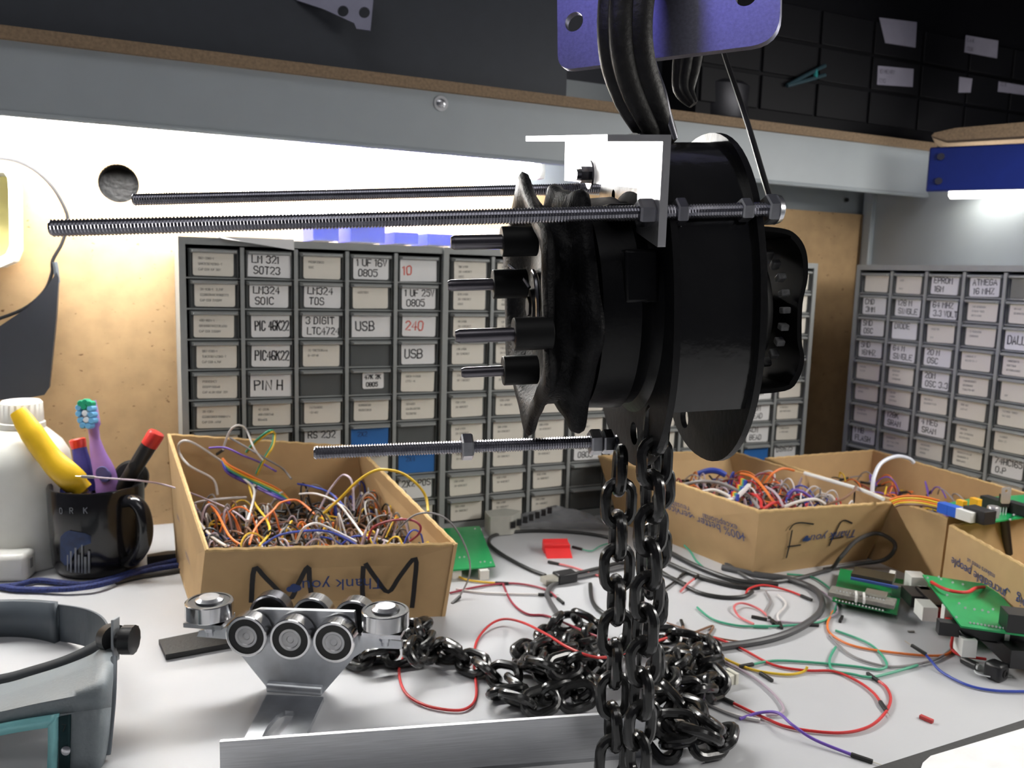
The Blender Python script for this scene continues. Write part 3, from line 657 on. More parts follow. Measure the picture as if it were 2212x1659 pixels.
for k, (p, t) in enumerate(links):
    a = radians(40 if k % 2 else -50) + rnd.uniform(-.35, .35); t = V((t.x, t.y, max(-.3, min(.3, t.z))))
    sd = V((-t.y, t.x, 0)).normalized()*cos(a) + Z3*sin(a); p = V((p.x, p.y, max(p.z, .0040 + abs(sin(a))*.0085)))
    if k < 100: put_link(pile, p, t, sd)
    else:
        tt = t.normalized(); s2 = (sd - tt*sd.dot(tt)).normalized(); n2 = tt.cross(s2)
        extra.add([p + tt*v.co.x + s2*v.co.y + n2*v.co.z for v in LINK.vertices], [tuple(f.vertices) for f in LINK.polygons], 0)
if extra.v:
    e_ = extra.build('remaining_links', chain_m, pile); e_['kind'] = 'stuff'
# ================================================================ trolley on the bench
B = T(637, 1494); tR = (T(722, 1388, .044) - T(526, 1374, .044)); tR.z = 0; tR.normalize()
tN = V((tR.y, -tR.x, 0));
if tN.dot(FW) > 0: tN = -tN
tro = thing('beam_trolley', 'zinc plated beam trolley with ten ball bearing rollers and a slotted foot plate', 'trolley', B)
def TL3(a, n, z): return B + tR*a + tN*n + Z3*z
def onp(x, y, n=0.0):
    q = PL(x, y, TL3(0, n, 0), tN) - B; return (q.dot(tR), q.z)
th = .0042
cs_ = [onp(*c) for c in ((580, 1490), (694, 1502), (765, 1420), (790, 1403), (806, 1400), (868, 1402), (868, 1386), (770, 1372), (765, 1322), (560, 1316), (520, 1330), (505, 1355), (430, 1362), (425, 1375), (500, 1382), (520, 1415))]
mb = M().prism(cs_, TL3(0, -th, 0), tR, Z3, th if tR.cross(Z3).dot(tN) > 0 else -th)
plate = mb.build('web_plate', galv, tro, bevel=.0006)
# foot plate lying toward the viewer with a slot
f = [T(575, 1500, .004), T(700, 1505, .004), T(655, 1600, .004), T(520, 1610, .004)]
fo = f[0]; fu = (f[1] - f[0]).normalized(); fv = Z3.cross(fu)
loc = lambda p: ((p - fo).dot(fu), (p - fo).dot(fv))
slot = [loc(T(x, y, .004)) for x, y in ((634, 1536), (615, 1535), (596, 1546), (578, 1568), (564, 1594), (594, 1598), (612, 1578), (628, 1556), (637, 1543))]
M().prism([loc(p) for p in f], fo - Z3*.004, fu, fv, .004, holes=[slot]).build('foot_plate', galv, tro, bevel=.0005)
q = [TL3(*onp(580, 1490)[:1], 0, .0) , TL3(onp(694, 1502)[0], 0, 0)]
mb = M(); mb.tube([TL3(onp(580, 1490)[0], .000, .003), TL3(onp(697, 1502)[0], .000, .003)], .0045, 12); mb.build('bend', galv, tro)
ring_dark = mat('bearing_rubber_seal', (.012, .012, .012), .4)
def roller(c, ax, r=.0162, w=.0125, nm='roller', dome=False, dark=False):
    ax = V(ax).normalized()
    rb = M().lathe([(-w/2, r*.86), (-w/2, r*.96), (-w/2 + .0006, r), (w/2 - .0006, r), (w/2, r*.96), (w/2, r*.86)], c, ax, 40, cap=False).build(nm, mat('dark_bearing_chrome', (.25, .25, .27), .2, 1.0) if dark else chrome, tro)
    M().lathe([(-w/2 + .0006, r*.5), (-w/2 + .0006, r*.87)], c, ax, 40).lathe([(w/2 - .0006, r*.88), (w/2 - .0006, r*.5)], c, ax, 40, cap=False).build('seal', ring_dark, rb)
    if dome: M().lathe([(w/2 - .001, r*.60), (w/2 + .0012, r*.58), (w/2 + .0026, r*.46), (w/2 + .0032, r*.42), (w/2 + .0032, .0002)], c, ax, 36).build('cap', zinc, rb)
    else: M().lathe([(w/2 - .0010, r*.54), (w/2 + .0002, r*.53), (w/2 + .0002, r*.42), (w/2 - .0006, r*.38), (w/2 - .0003, r*.18), (w/2 - .0018, r*.12), (w/2 - .0018, .0002)], c, ax, 36).build('rivet', mat('rivet_steel', (.58, .58, .59), .45, 1.0), rb)
    return rb
front_c = []
for k, (x, y) in enumerate(((530, 1377), (625, 1384), (719, 1390))):
    a, z = onp(x, y, .016); front_c.append((a, z)); roller(TL3(a, .0085, z), tN)
for k, (a, z) in enumerate(front_c): roller(TL3(a + .008, -th - .0085 - .004, z + .0075), -tN, dark=(k == 0))
for (x, y, zc0, s_) in ((450, 1322, 0, -1), (831, 1342, 0, 1)):
    a, z = onp(x, y - 6, .002); c = TL3(a, .0, z)
    roller(c, Z3, .0182, .0128, 'guide_roller', True, dark=False)
    mb = M(); mb.box(c - Z3*.0095 , (.030, .026, .0035), (tR, tN, Z3)); mb.lathe([(0, .006), (.004, .006)], c - Z3*.0152, Z3, 6); mb.lathe([(0, .003), (.008, .003)], c - Z3*.0225, Z3, 12); mb.lathe([(0, .0045), (.003, .0045)], c - Z3*.0185, Z3, 6)
    mb.build('axle_bolt', zinc, tro)

# aluminium bar standing on edge
p0, p1 = T(476, 1712), T(1405, 1635); du = (p1 - p0).normalized(); 
top = PL(476, 1603, p0, V((-du.y, du.x, 0))).z
M_ = M(); dn = V((-du.y, du.x, 0)); Lb = (p1 - p0).length
M_.box(p0 + du*Lb/2 + dn*.0016 + Z3*top/2, (Lb, .0032, top), (du, dn, Z3)); M_.box(p0 + du*Lb/2 + dn*.012 + Z3*.0016, (Lb, .024, .0032), (du, dn, Z3))
ab = M_.build('aluminium_angle_bar', alu, bevel=.0003)
tag(ab, 'long flat aluminium bar standing on edge at the front of the bench', 'metal bar')

# ================================================================ cardboard bins
def panel(mb, a, b, bt, at, inn, th=.0035, mi=0):
    n = V(inn); n.z = 0; n.normalize(); mb.hexa([a, b, b + n*th, a + n*th], [at, bt, bt + n*th, at + n*th], mi)
def bin_(name, label, Bc, Tc, group):
    cen = sum(Bc, V())/4; root = thing(name, label, 'cardboard box', V((cen.x, cen.y, 0)), group); rootm = M(); rim = M()
    for i in range(4):
        j = (i + 1) % 4; mid = (Bc[i] + Bc[j])/2; inn = cen - mid; e = (Bc[j] - Bc[i]); nrm = V((-e.y, e.x, 0)); nrm = nrm if nrm.dot(inn) > 0 else -nrm
        panel(rootm, Bc[i], Bc[j], Tc[j], Tc[i], nrm)
        nn = nrm.normalized(); N = 26
        pts = [Tc[i].lerp(Tc[j], k/N) + nn*.00175 + Z3*(.0004*(1 if k % 2 else -1)) for k in range(N + 1)]
        rim.tube(pts, .0021, 6)
    rootm.add([b + Z3*.001 for b in Bc] + [b + Z3*.004 for b in Bc], [(3, 2, 1, 0), (4, 5, 6, 7), (0, 1, 5, 4), (1, 2, 6, 5), (2, 3, 7, 6), (3, 0, 4, 7)], 0, False)
    rootm.build('box_walls', card, root, smooth=False); rim.build('torn_rim', card_in, root); return root
def face_frame(a, b, at):
    u = (b - a).normalized(); n = u.cross((at - a)).normalized(); v = n.cross(u).normalized()
    if n.dot(CO - a) < 0: n = -n
    return a, u, v, n
# box marked M M
mB = [T(425, 1355), T(962, 1331), V((.246, .950, 0)), V((.027, .962, 0))]
mT = [T(443, 1190, .079), T(988, 1177, .073), T(775, 966, .1215), T(361, 939, .1475)]
mm = bin_('cardboard_bin', 'open cardboard box marked M M in black marker, full of jumper wires', mB, mT, 'reused open cardboard boxes')
fa, fu, fv, fn = face_frame(mB[0], mB[1], mT[0])
c4 = lambda x, y: (300 + x*.3617, 850 + y*.3617)
on = lambda x, y: PL(x, y, fa + fn*.0008, fn)
mb = M()
for st in (((672, 1240), (690, 1045), (760, 1105), (895, 1225), (950, 1140), (1010, 1035), (1020, 1130), (1040, 1265)), ((1350, 1320), (1335, 1180), (1340, 1040)), ((1358, 1022), (1420, 1110), (1490, 1185), (1560, 1090), (1652, 985), (1645, 1150), (1632, 1272))):
    mb.ribbon(smooth_path([on(*c4(*p)) for p in st], 4), .0046, fn, 0)
    if st[0][0] != 1350: mb.build('marker_letter', marker, mm, smooth=False); mb = M()
mb = M(); font_text(mb, 'Thank you', on(*c4(1218, 1138)), -fu, -fv, .0175, 0)
for dx, dy, r in ((-22, 4, 26), (22, -4, 28), (0, -14, 24), (2, 8, 22)):
    c = on(*c4(925 + dx, 1165 + dy)) + fn*(.0001*dx/22 + .0002); mb.add([c + fu*(r*.0001*1.3*cos(t)) + fv*(r*.0001*1.2*sin(t)) for t in [2*pi*k/16 for k in range(16)]], [tuple(range(16))], 0, False)
mb.build('printed_lettering', print_blue, mm, smooth=False)
la, lu, lv, ln = face_frame(mB[3], mB[0], mT[3])
mb = M()
for (x, y, s_) in ((385, 1120, .008), (405, 1205, .010)): font_text(mb, 'reusable', PL(x, y, la + ln*.0008, ln), -lu, -lv, s_, 0)
mb.build('side_print', print_blue, mm, smooth=False)

# box marked F F
fB = [T(1625, 1245), T(1872, 1208), V((.765, .905, 0)), V((.583, .940, 0))]
fT = [T(1640, 1106, .084), T(1945, 1086, .077), T(1574, 973, .0835), T(1292, 986, .0865)]
ff = bin_('cardboard_bin', 'open cardboard box marked F F in thin marker, holding coloured wires', fB, fT, 'reused open cardboard boxes')
ga, gu, gv, gn = face_frame(fB[0], fB[1], (fT[0] + fT[1])/2)
d4 = lambda x, y: (1400 + x*.2532, 950 + y*.2532)
on2 = lambda x, y: PL(x, y, ga + gn*.0022, gn)
mb = M()
for st in (((1410, 720), (1310, 708), (1245, 720), (1208, 765)), ((1228, 775), (1205, 900), (1180, 1005)), ((1192, 912), (1300, 898)), ((1740, 712), (1660, 690), (1600, 790), (1545, 902)), ((1555, 848), (1665, 828))):
    mb.ribbon(smooth_path([on2(*d4(*p)) for p in st], 4), .0021, gn, 0)
    if st[0][0] in (1192, 1555): mb.build('marker_letter', marker, ff, smooth=False); mb = M()
mb = M(); font_text(mb, 'Thank you', on2(*d4(1580, 818)), -gu, -gv, .0165, 0)
for dx, dy, r in ((-16, 10, 22), (14, 8, 22), (0, -10, 22), (0, 10, 20)):
    c = on2(*d4(1350 + dx, 842 + dy)) + gn*(.0002 + .00001*dx); mb.add([c + gu*(r*.00013*cos(t)) + gv*(r*.00012*sin(t)) for t in [2*pi*k/16 for k in range(16)]], [tuple(range(16))], 0, False)
mb.build('printed_lettering', print_blue, ff, smooth=False)
ha, hu, hv, hn = face_frame(fB[3], fB[0], (fT[3] + fT[0])/2)
on3 = lambda x, y: PL(x, y, ha + hn*.0045, hn)
mb = M(); font_text(mb, 'exceptional', on3(*d4(610, 700)), -hu, -hv, .0115, 0); font_text(mb, '100% better', on3(*d4(618, 755)), -hu, -hv, .0150, 0); font_text(mb, 'reusable', on3(*d4(255, 560)), -hu, -hv, .0115, 0); font_text(mb, 'service', on3(*d4(265, 615)), -hu, -hv, .0145, 0)
mb.ribbon([on3(*d4(785, 838)), on3(*d4(805, 815)), on3(*d4(825, 835))], .0015, hn, 0); mb.ribbon([on3(*d4(360, 660)), on3(*d4(375, 640)), on3(*d4(390, 660))], .0015, hn, 0)
mb.build('side_print', print_blue, ff, smooth=False)
# box behind at the right wall
rT = [T(2047, 1121, .080), T(2330, 1098, .080), T(1886, 973, .080), T(1652, 991, .080)]
rB = [V((p.x*.985 + .012, p.y*.985 + .012, 0)) for p in rT]; rB[0] = V((rT[0].x + .004, rT[0].y + .006, 0))
rb_ = bin_('cardboard_bin', 'open cardboard box by the right drawer cabinet with a white tube curling out', rB, rT, 'reused open cardboard boxes')
# front right box
kT = [T(2330, 1292, .078), T(2520, 1215, .078), T(2300, 1108, .078), T(2050, 1136, .078)]
kB = [V((p.x*.98 + .012, p.y*.98 + .012, 0)) for p in kT]
kb = bin_('cardboard_bin', 'open cardboard box at the right edge of the bench, upside down print outside', kB, kT, 'reused open cardboard boxes')
ka, ku, kv, kn = face_frame(kB[3], kB[0], kT[3])
on4 = lambda x, y: PL(x, y, ka + kn*.0008, kn)
mb = M(); font_text(mb, 'incredible people', on4(2110, 1245), -ku, -kv, .0135, 0); font_text(mb, 'makers need us', on4(2118, 1227), -ku, -kv, .0075, 0); font_text(mb, 'big', on4(2206, 1300), -ku, -kv, .014, 0)
mb.ribbon([on4(2172, 1280), on4(2168, 1276), on4(2176, 1271), on4(2180, 1278)], .0014, kn, 0)
mb.build('side_print', print_blue, kb, smooth=False)

# ================================================================ wires
def wire(label, color, pts, r=.00115, plugs=(None, None), group=None, z0=.0018, name='jumper_wire', sub=6, cat='wire', boot='black', ymax=9):
    P = [T(p[0], p[1], p[2] if len(p) > 2 else z0) for p in pts]; P = [p if p.y < ymax else PY(w[0], w[1], ymax - .012*((i % 3))) for i, (p, w) in enumerate(zip(P, pts))]; sp = smooth_path(P, sub)
    for q in sp: q.z = max(q.z, r)
    if not any(plugs):
        return tag(M().tube(sp, r, 7).build(name, wm(color)), label, cat, group)
    root = thing(name, label, cat, V((sp[0].x, sp[0].y, min(p.z for p in sp))), group)
    M().tube(sp, r, 7).build('cable', wm(color), root)
    for k, (pl_, e, d) in enumerate(zip(plugs, (sp[0], sp[-1]), (sp[0] - sp[1], sp[-1] - sp[-2]))):
        if not pl_: continue
        d = d.normalized(); d.z *= .3; d.normalize(); w = Z3.cross(d).normalized(); n = d.cross(w); c = V((e.x, e.y, max(e.z, .0017)))
        ob = M().box(c + d*.006, (.0145, .0027, .0027), (d, w, n)).build('plug', mat('plug_housing', (.015, .015, .015), .45) if boot == 'black' else wm(boot), root, bevel=.0004)
        if pl_ == 'm': M().tube([c + d*.013, c + d*.020 ], .00034, 6).build('pin', gold, ob)
    return root
TW = 'loose jumper wires scattered over the bench'
wire('red wire lying in a big open loop over the chain heap', 'red', [(982, 1398), (940, 1390), (905, 1394), (875, 1415), (862, 1450), (875, 1495), (915, 1522), (975, 1534), (1012, 1528), (1029, 1500), (1024, 1430), (1030, 1385), (1058, 1350, .004), (1090, 1337, .006), (1130, 1345, .010), (1180, 1370, .026), (1230, 1400, .036), (1290, 1420, .034), (1345, 1412, .022), (1400, 1392, .018), (1440, 1378, .014)], group=TW)
wire('red wire running from the hanging chain to a black plug at the right front', 'red', [(1425, 1378, .014), (1470, 1366, .004), (1540, 1377), (1600, 1400), (1670, 1436), (1740, 1448), (1800, 1450), (1850, 1470), (1885, 1495), (1902, 1517)], plugs=(None, 'm'), group=TW)
wire('red wire bowing along the front of the bench with a plug at each end', 'red', [(1582, 1518), (1650, 1550), (1700, 1570), (1770, 1581), (1830, 1582), (1880, 1568), (1912, 1540), (1924, 1510), (1915, 1485), (1896, 1470)], plugs=('f', 'f'), group=TW)
wire('purple wire near the front edge with black plug and bare pin', 'purple', [(1598, 1553), (1640, 1540, .004), (1680, 1540, .008), (1712, 1566, .008), (1760, 1598, .004), (1842, 1631)], plugs=(None, 'm'), group=TW)
wire('blue wire with an upright black plug running off the right edge', 'blue', [(1998, 1412, .010), (2012, 1428, .006), (2035, 1452), (2090, 1480), (2150, 1492), (2225, 1494)], plugs=('m', None), group=TW)
wire('orange wire crossing the bench toward the stacked circuit boards', 'orange', [(1800, 1320), (1787, 1350), (1800, 1374), (1850, 1397), (1950, 1412), (2035, 1416), (2062, 1400)], group=TW)
wire('green wire ending in a green plug near the right chain strand', 'green', [(1506, 1312), (1540, 1338), (1590, 1351), (1630, 1353)], plugs=(None, 'f'), group=TW, boot='green')
wire('green wire looping up past the small controller board', 'green', [(1660, 1353), (1720, 1350), (1780, 1340), (1806, 1312), (1800, 1280), (1758, 1248), (1700, 1240)], group=TW)
wire('green wire laid straight across with a long loop back to the black plug', 'green', [(1625, 1435), (1680, 1427), (1780, 1433), (1850, 1440), (1900, 1446), (1915, 1432), (1880, 1392), (1805, 1362)], plugs=('f', None), group=TW)
wire('pale green wire curled around the long green one', 'green', [(1805, 1398), (1792, 1425), (1800, 1448), (1840, 1456), (1880, 1463), (1930, 1452), (1982, 1437)], group=TW)
wire('yellow wire lying right of the chain heap', 'yellow', [(1545, 1412, .008), (1590, 1434), (1640, 1450), (1700, 1457), (1735, 1451), (1744, 1440, .006)], group=TW)
wire('grey wire arcing under the orange one toward the boards', 'grey', [(1792, 1372), (1830, 1410), (1880, 1432), (1940, 1440), (2020, 1425), (2060, 1398)], group=TW)
wire('white wire leaving the heap of chain toward the front', 'white', [(1432, 1412, .02), (1478, 1470, .012), (1530, 1520), (1590, 1545), (1642, 1556)], r=.0014, group=TW)
wire('pale grey wire bending round in front of the yellow one', 'lilac', [(1545, 1420), (1620, 1458), (1668, 1496), (1692, 1528), (1684, 1542), (1655, 1545)], group=TW)
wire('short red wire with two plugs below the FF box', 'red', [(1610, 1288), (1618, 1272, .004), (1650, 1264, .005), (1700, 1275), (1732, 1287)], plugs=(None, 'f'), group=TW)
wire('pink wire folded in a narrow loop beside a black plug', 'pink', [(1668, 1340), (1640, 1316), (1605, 1303, .004), (1586, 1310, .004), (1597, 1332), (1628, 1348)], plugs=('f', None), group=TW)
wire('lilac wire sweeping round beside the thick grey cable', 'lilac', [(1700, 1252), (1770, 1275), (1805, 1305), (1803, 1328), (1740, 1345), (1660, 1340)], group=TW)
wire('brown wire with plugs right of the hanging chain', 'brown', [(1475, 1352), (1482, 1368), (1500, 1366), (1540, 1352), (1530, 1372)], plugs=('f', 'f'), group=TW)
wire('thin brown wire lying beside the grey cable end', 'brown', [(1440, 1345), (1500, 1365), (1560, 1380), (1600, 1386)], r=.0008, group=TW)
wire('grey wire bent in an S below the FF box', 'grey', [(1655, 1278), (1665, 1300), (1655, 1322), (1662, 1335)], plugs=(None, 'f'), group=TW)
wire('cream wire twisting next to the S shaped grey wire', 'white', [(1680, 1285), (1698, 1305), (1680, 1328), (1684, 1345)], plugs=(None, 'f'), group=TW)
wire('dark red wire curving right from the corner of the MM box to a black plug', 'darkred', [(972, 1281), (1040, 1266), (1110, 1260), (1175, 1272), (1205, 1293)], plugs=(None, 'f'), group=TW)
wire('dark red wire dropping from the MM box corner to the heap of chain', 'darkred', [(1085, 1258), (1105, 1300), (1138, 1326), (1180, 1330), (1230, 1350, .01), (1290, 1375, .02), (1345, 1388, .02)], group=TW)
wire('red wire with a small dark plug in front of the red block', 'pink', [(1206, 1218), (1240, 1226), (1290, 1243), (1350, 1254), (1420, 1258)], plugs=('f', None), group=TW)
wire('yellow wire ending in a black plug right of the MM box', 'yellow', [(968, 1230), (1000, 1250), (1040, 1257), (1072, 1259)], plugs=(None, 'f'), group=TW)
wire('white wire crossing the dark red ones beside the MM box', 'white', [(985, 1272), (1040, 1280), (1120, 1283), (1165, 1284)], plugs=(None, 'm'), group=TW)
wire('thin dark wire with a tiny plug beside the black computer cable', 'green', [(1256, 1186), (1278, 1190), (1300, 1178), (1340, 1168)], plugs=('f', None), r=.0008, group=TW)
wire('short black wire with a plug left of the FF box corner', 'black', [(1425, 1280), (1450, 1262), (1470, 1245)], plugs=(None, 'f'), group=TW)
wire('peach wire stub sticking out of a black plug by the chain', 'pink', [(1470, 1278), (1485, 1262, .004), (1500, 1250, .004)], plugs=(None, 'f'), group=TW)
wire('green and yellow wire end pointing out from under the FF box', 'green', [(1478, 1178, .006), (1492, 1192, .004), (1505, 1212), (1530, 1235)], group=TW)
for k, (x, y, a) in enumerate(((1752, 1350, 0), (1817, 1337, 60), (1640, 1335, -25), (1655, 1462, -65))):
    p = T(x, y, .0016); d = CR*cos(radians(a)) + _fh*sin(radians(a)); d.z = 0; d.normalize()
    tag(M().box(p, (.015, .0028, .0028), (d, Z3.cross(d), Z3)).build('loose_plug', mat('plug_housing', (.015, .015, .015), .45), bevel=.0004), ('black plug lying where the orange and green wires meet', 'black plug lying below the small controller board', 'black plug lying inside the pink wire loop', 'black plug lying in front of the yellow wire')[k], 'plug', 'loose plugs')

# cables
def cable(label, color, pts, r, name='cable', z0=None, cat='cable'):
    P = [T(p[0], p[1], p[2] if len(p) > 2 else (z0 or r)) for p in pts]; sp = smooth_path(P, 7)
    for q in sp: q.z = max(q.z, r)
    return M().tube(sp, r, 10), sp
mb, sp = cable('', '', [(1178, 1243), (1140, 1228), (1085, 1198), (1056, 1172), (1075, 1154), (1150, 1147), (1240, 1150), (1300, 1158), (1345, 1170)], .0022)
uc = thing('usb_cable', 'black computer cable in a wide loop with a flat metal plug, behind the red block', 'cable', V((sp[0].x, sp[0].y, 0)))
mb.build('cord', mat('cable_black', (.02, .02, .02), .4), uc)
q0, q1 = T(1240, 1242, .006), T(1174, 1254, .006); d = (q1 - q0); d.z = 0; L = d.length; d.normalize(); w = Z3.cross(d)
pb = M().box(q0 + d*L*.30, (L*.62, .015, .011), (d, w, Z3)).build('plug_body', black_pl, uc, bevel=.0015)
M().box(q0 + d*L*.80, (L*.42, .012, .006), (d, w, Z3)).build('plug_shell', mat('usb_shell', (.55, .53, .46), .4, .8), uc)
mb, sp = cable('', '', [(1240, 1240, .004), (1300, 1226), (1352, 1215), (1420, 1235), (1480, 1262)], .0022); mb.build('cord', mat('cable_black', (.02, .02, .02), .4), uc)
gcab = mat('cable_grey', srgb(78, 78, 80), .4)
mb, sp = cable('', '', [(1210, 1335, .012), (1188, 1300), (1182, 1280), (1205, 1258), (1280, 1240), (1360, 1222)], .0026)
tag(mb.build('grey_cable', gcab), 'grey cable curving down to the left end of the chain heap', 'cable')
mb, sp = cable('', '', [(1418, 1402, .012), (1480, 1402, .006), (1560, 1397), (1650, 1383), (1715, 1362), (1765, 1330), (1776, 1300), (1758, 1272), (1700, 1250), (1630, 1240), (1560, 1225)], .0033)
tag(mb.build('grey_cable', gcab), 'thick grey cable sweeping in a big curve around the loose wires', 'cable')
mb, sp = cable('', '', [(1275, 1262), (1280, 1300), (1305, 1325), (1345, 1332), (1400, 1330)], .0022); tag(mb.build('black_cable', mat('cable_black', (.02, .02, .02), .4)), 'black cable bending behind the left chain strand', 'cable')
mb, sp = cable('', '', [(1330, 1215), (1400, 1222), (1470, 1260), (1510, 1280), (1560, 1290), (1605, 1289), (1625, 1278)], .0022); tag(mb.build('black_cable', mat('cable_black', (.02, .02, .02), .4)), 'black cable crossing behind both chain strands to the red loop', 'cable')
mb, sp = cable('', '', [(1540, 1190), (1580, 1225), (1640, 1256), (1720, 1250), (1790, 1232), (1815, 1205, .02), (1850, 1168, .036), (1893, 1152, .040), (1928, 1168, .036), (1932, 1188, .028), (1908, 1210, .014), (1850, 1219, .006), (1780, 1230)], .0024)
tag(mb.build('black_cable', mat('cable_black_sheen', (.05, .05, .052), .35)), 'black cable rising in a loop in front of the FF box', 'cable')
mb, sp = cable('', '', [(1400, 1165), (1450, 1195), (1520, 1230), (1600, 1256), (1680, 1262)], .003); tag(mb.build('black_cable', mat('cable_black', (.02, .02, .02), .4)), 'black cable lying along the left foot of the FF box', 'cable')
mb, sp = cable('', '', [(1380, 1180), (1430, 1210), (1510, 1245), (1590, 1266), (1640, 1268)], .0028); tag(mb.build('black_cable', mat('cable_black', (.02, .02, .02), .4)), 'second black cable running beside the left foot of the FF box', 'cable')

# wire tangles and the wires that stand out of them
def tangle(name, label, quad, z0, z1, n, cols, seed, r=.0010, span=.05):
    rr = random.Random(seed); mb = M(); mats = [wm(c) for c in cols] + [mat('plug_housing', (.015, .015, .015), .45)]
    def at(u, v): return quad[0]*(1 - u)*(1 - v) + quad[1]*u*(1 - v) + quad[2]*u*v + quad[3]*(1 - u)*v
    lay = lambda z: V((0, 0, z))
    for k in range(n):
        u, v = rr.random(), rr.random(); a = at(u, v); ang = rr.uniform(0, 2*pi); L = rr.uniform(.3, 1)*span
        pts = []; h = rr.uniform(0, 1)**2*(z1 - z0); zb = z0 + rr.uniform(-.01, .008); bend = rr.uniform(-1.5, 1.5)
        for i in range(5):
            t = i/4; aa = ang + bend*(t - .5); uu = min(.97, max(.03, u + cos(aa)*L*t/.22)); vv = min(.97, max(.03, v + sin(aa)*L*t/.2)); q = at(uu, vv); pts.append(V((q.x, q.y, zb + 4*h*t*(1 - t))))
        mb.tube(smooth_path(pts, 3), r, 5, rr.randrange(len(cols)))
        if rr.random() < .75:
            e = rr.choice((pts[0], pts[-1])); d = V((rr.uniform(-1, 1), rr.uniform(-1, 1), rr.uniform(-.3, .8))).normalized(); w = d.orthogonal().normalized(); mb.box(e, (.014, .0026, .0026), (d, w, d.cross(w)), len(cols))
    return tag(mb.build(name, mats), label, 'wires', kind='stuff')
il = lambda a, b, k: a.lerp(b, k)
cen = sum(mB, V())/4
tangle('jumper_wire_tangle', 'dense tangle of coloured jumper wires filling the MM box', [il(p, cen, .06) for p in mB], .052, .085, 420, ['white', 'lilac', 'grey', 'brown', 'yellow', 'orange', 'white', 'black', 'lilac', 'brown', 'grey', 'grey', 'blue', 'black', 'brown'], 11)
cen = sum(fB, V())/4
tangle('jumper_wire_tangle', 'tangle of dark red, grey and white wires filling the FF box', [il(p, cen, .08) for p in fB], .055, .080, 230, ['darkred', 'darkred', 'grey', 'lilac', 'white', 'blue', 'black', 'brown', 'orange', 'red'], 12)
cen = sum(rB, V())/4
tangle('jumper_wire_tangle', 'tangle of purple and orange wires in the box by the right cabinet', [il(p, cen, .1) for p in rB], .045, .070, 110, ['purple', 'orange', 'darkred', 'yellow', 'grey', 'black'], 13)
GM = 'jumper wires standing out of the MM box'
def cw(label, color, pts, zs, cv=c4, **k):
    n = len(pts); P = []
    for i, p in enumerate(pts):
        if isinstance(zs, (int, float)): z = zs
        else:
            t = i/(n - 1)*(len(zs) - 1); a = min(int(t), len(zs) - 2); z = zs[a] + (zs[a + 1] - zs[a])*(t - a)
        P.append((*cv(*p), z))
    wire(label, color, P, ymax=.935 if cv is c4 else .92, **k)
cw('white wire making the low loop at the left front inside the MM box', 'white', [(520, 910), (430, 850), (340, 740), (315, 680), (350, 650), (480, 630), (640, 620)], [.074, .070, .072, .078], group=GM, r=.0013)
cw('white wire making the tall loop at the left rim of the MM box', 'white', [(470, 605), (440, 510), (300, 430), (240, 350), (245, 295), (300, 285), (400, 340), (540, 440), (640, 520), (690, 590), (650, 760)], [.085, .10, .122, .128, .125, .11, .095, .08], group=GM, r=.0013)
cw('white wire arching highest above the back of the MM box', 'white', [(500, 340), (540, 230), (590, 190), (640, 215), (690, 330), (740, 400)], [.125, .145, .15, .14, .115], group=GM, plugs=('f', None))
cw('grey wire sloping down across the back of the MM box', 'grey', [(545, 265), (640, 320), (760, 390), (860, 450), (910, 510)], [.135, .12, .10, .09], group=GM)
cw('green wire of the twin arch at the back of the MM box', 'green', [(640, 350), (700, 280), (780, 222), (805, 232), (795, 305), (745, 390), (700, 480)], [.11, .14, .145, .13, .10], group=GM)
cw('yellow wire of the twin arch at the back of the MM box', 'yellow', [(650, 352), (706, 290), (784, 232), (812, 242), (803, 312), (752, 396), (706, 486)], [.11, .14, .145, .13, .10], group=GM)
cw('purple wire running from the white plug over the MM box', 'purple', [(420, 325), (520, 325), (620, 370), (720, 410), (820, 465)], [.12, .12, .11, .095], group=GM)
for k, c in enumerate(('orange', 'yellow', 'green', 'blue', 'purple')):
    cw('%s strand of the flat rainbow ribbon in the MM box' % c, c, [(500, 390 + k*2), (545 - k*3, 432 + k*11), (690 - k*4, 505 + k*11), (835 - k*4, 575 + k*11), (900, 640 + k*4)], [.10, .10, .092, .085, .075], group=GM, r=.0014)
cw('blue wire bowing along the front rim inside the MM box', 'blue', [(740, 905), (830, 850), (950, 825), (1100, 820), (1200, 850), (1300, 905)], [.072, .082, .086, .080, .070], group=GM)
cw('long yellow wire arching over the right side of the MM box', 'yellow', [(1100, 720), (1200, 630), (1300, 530), (1400, 465), (1480, 455), (1580, 480), (1670, 550), (1715, 620), (1728, 705)], [.08, .10, .125, .135, .135, .125, .11, .10], group=GM, r=.0014)
cw('brownish wire arching up from the middle of the MM box', 'lilac', [(1080, 690), (1130, 590), (1200, 500), (1240, 490), (1275, 540), (1285, 700)], [.08, .10, .12, .12, .09], group=GM)
cw('white wire hooping over the front middle of the MM box', 'white', [(940, 890), (980, 810), (1050, 775), (1130, 800), (1300, 885)], [.072, .09, .092, .085, .072], group=GM)
cw('white wire sloping from the middle to the right front of the MM box', 'white', [(960, 600), (1060, 600), (1180, 650), (1260, 740), (1340, 850)], [.09, .095, .09, .08, .072], group=GM)
cw('yellow wire bent in an S in the left half of the MM box', 'yellow', [(720, 910), (780, 830), (760, 750), (690, 650), (650, 520)], [.072, .078, .08, .085, .095], group=GM)
cw('orange wire at the left front inside the MM box', 'orange', [(410, 640), (470, 720), (540, 850), (610, 905)], [.08, .08, .074, .07], group=GM)
cw('orange wire curving through the middle of the MM box', 'orange', [(660, 900), (700, 800), (800, 700), (850, 650), (950, 640), (1050, 720)], [.07, .08, .09, .09, .08], group=GM)
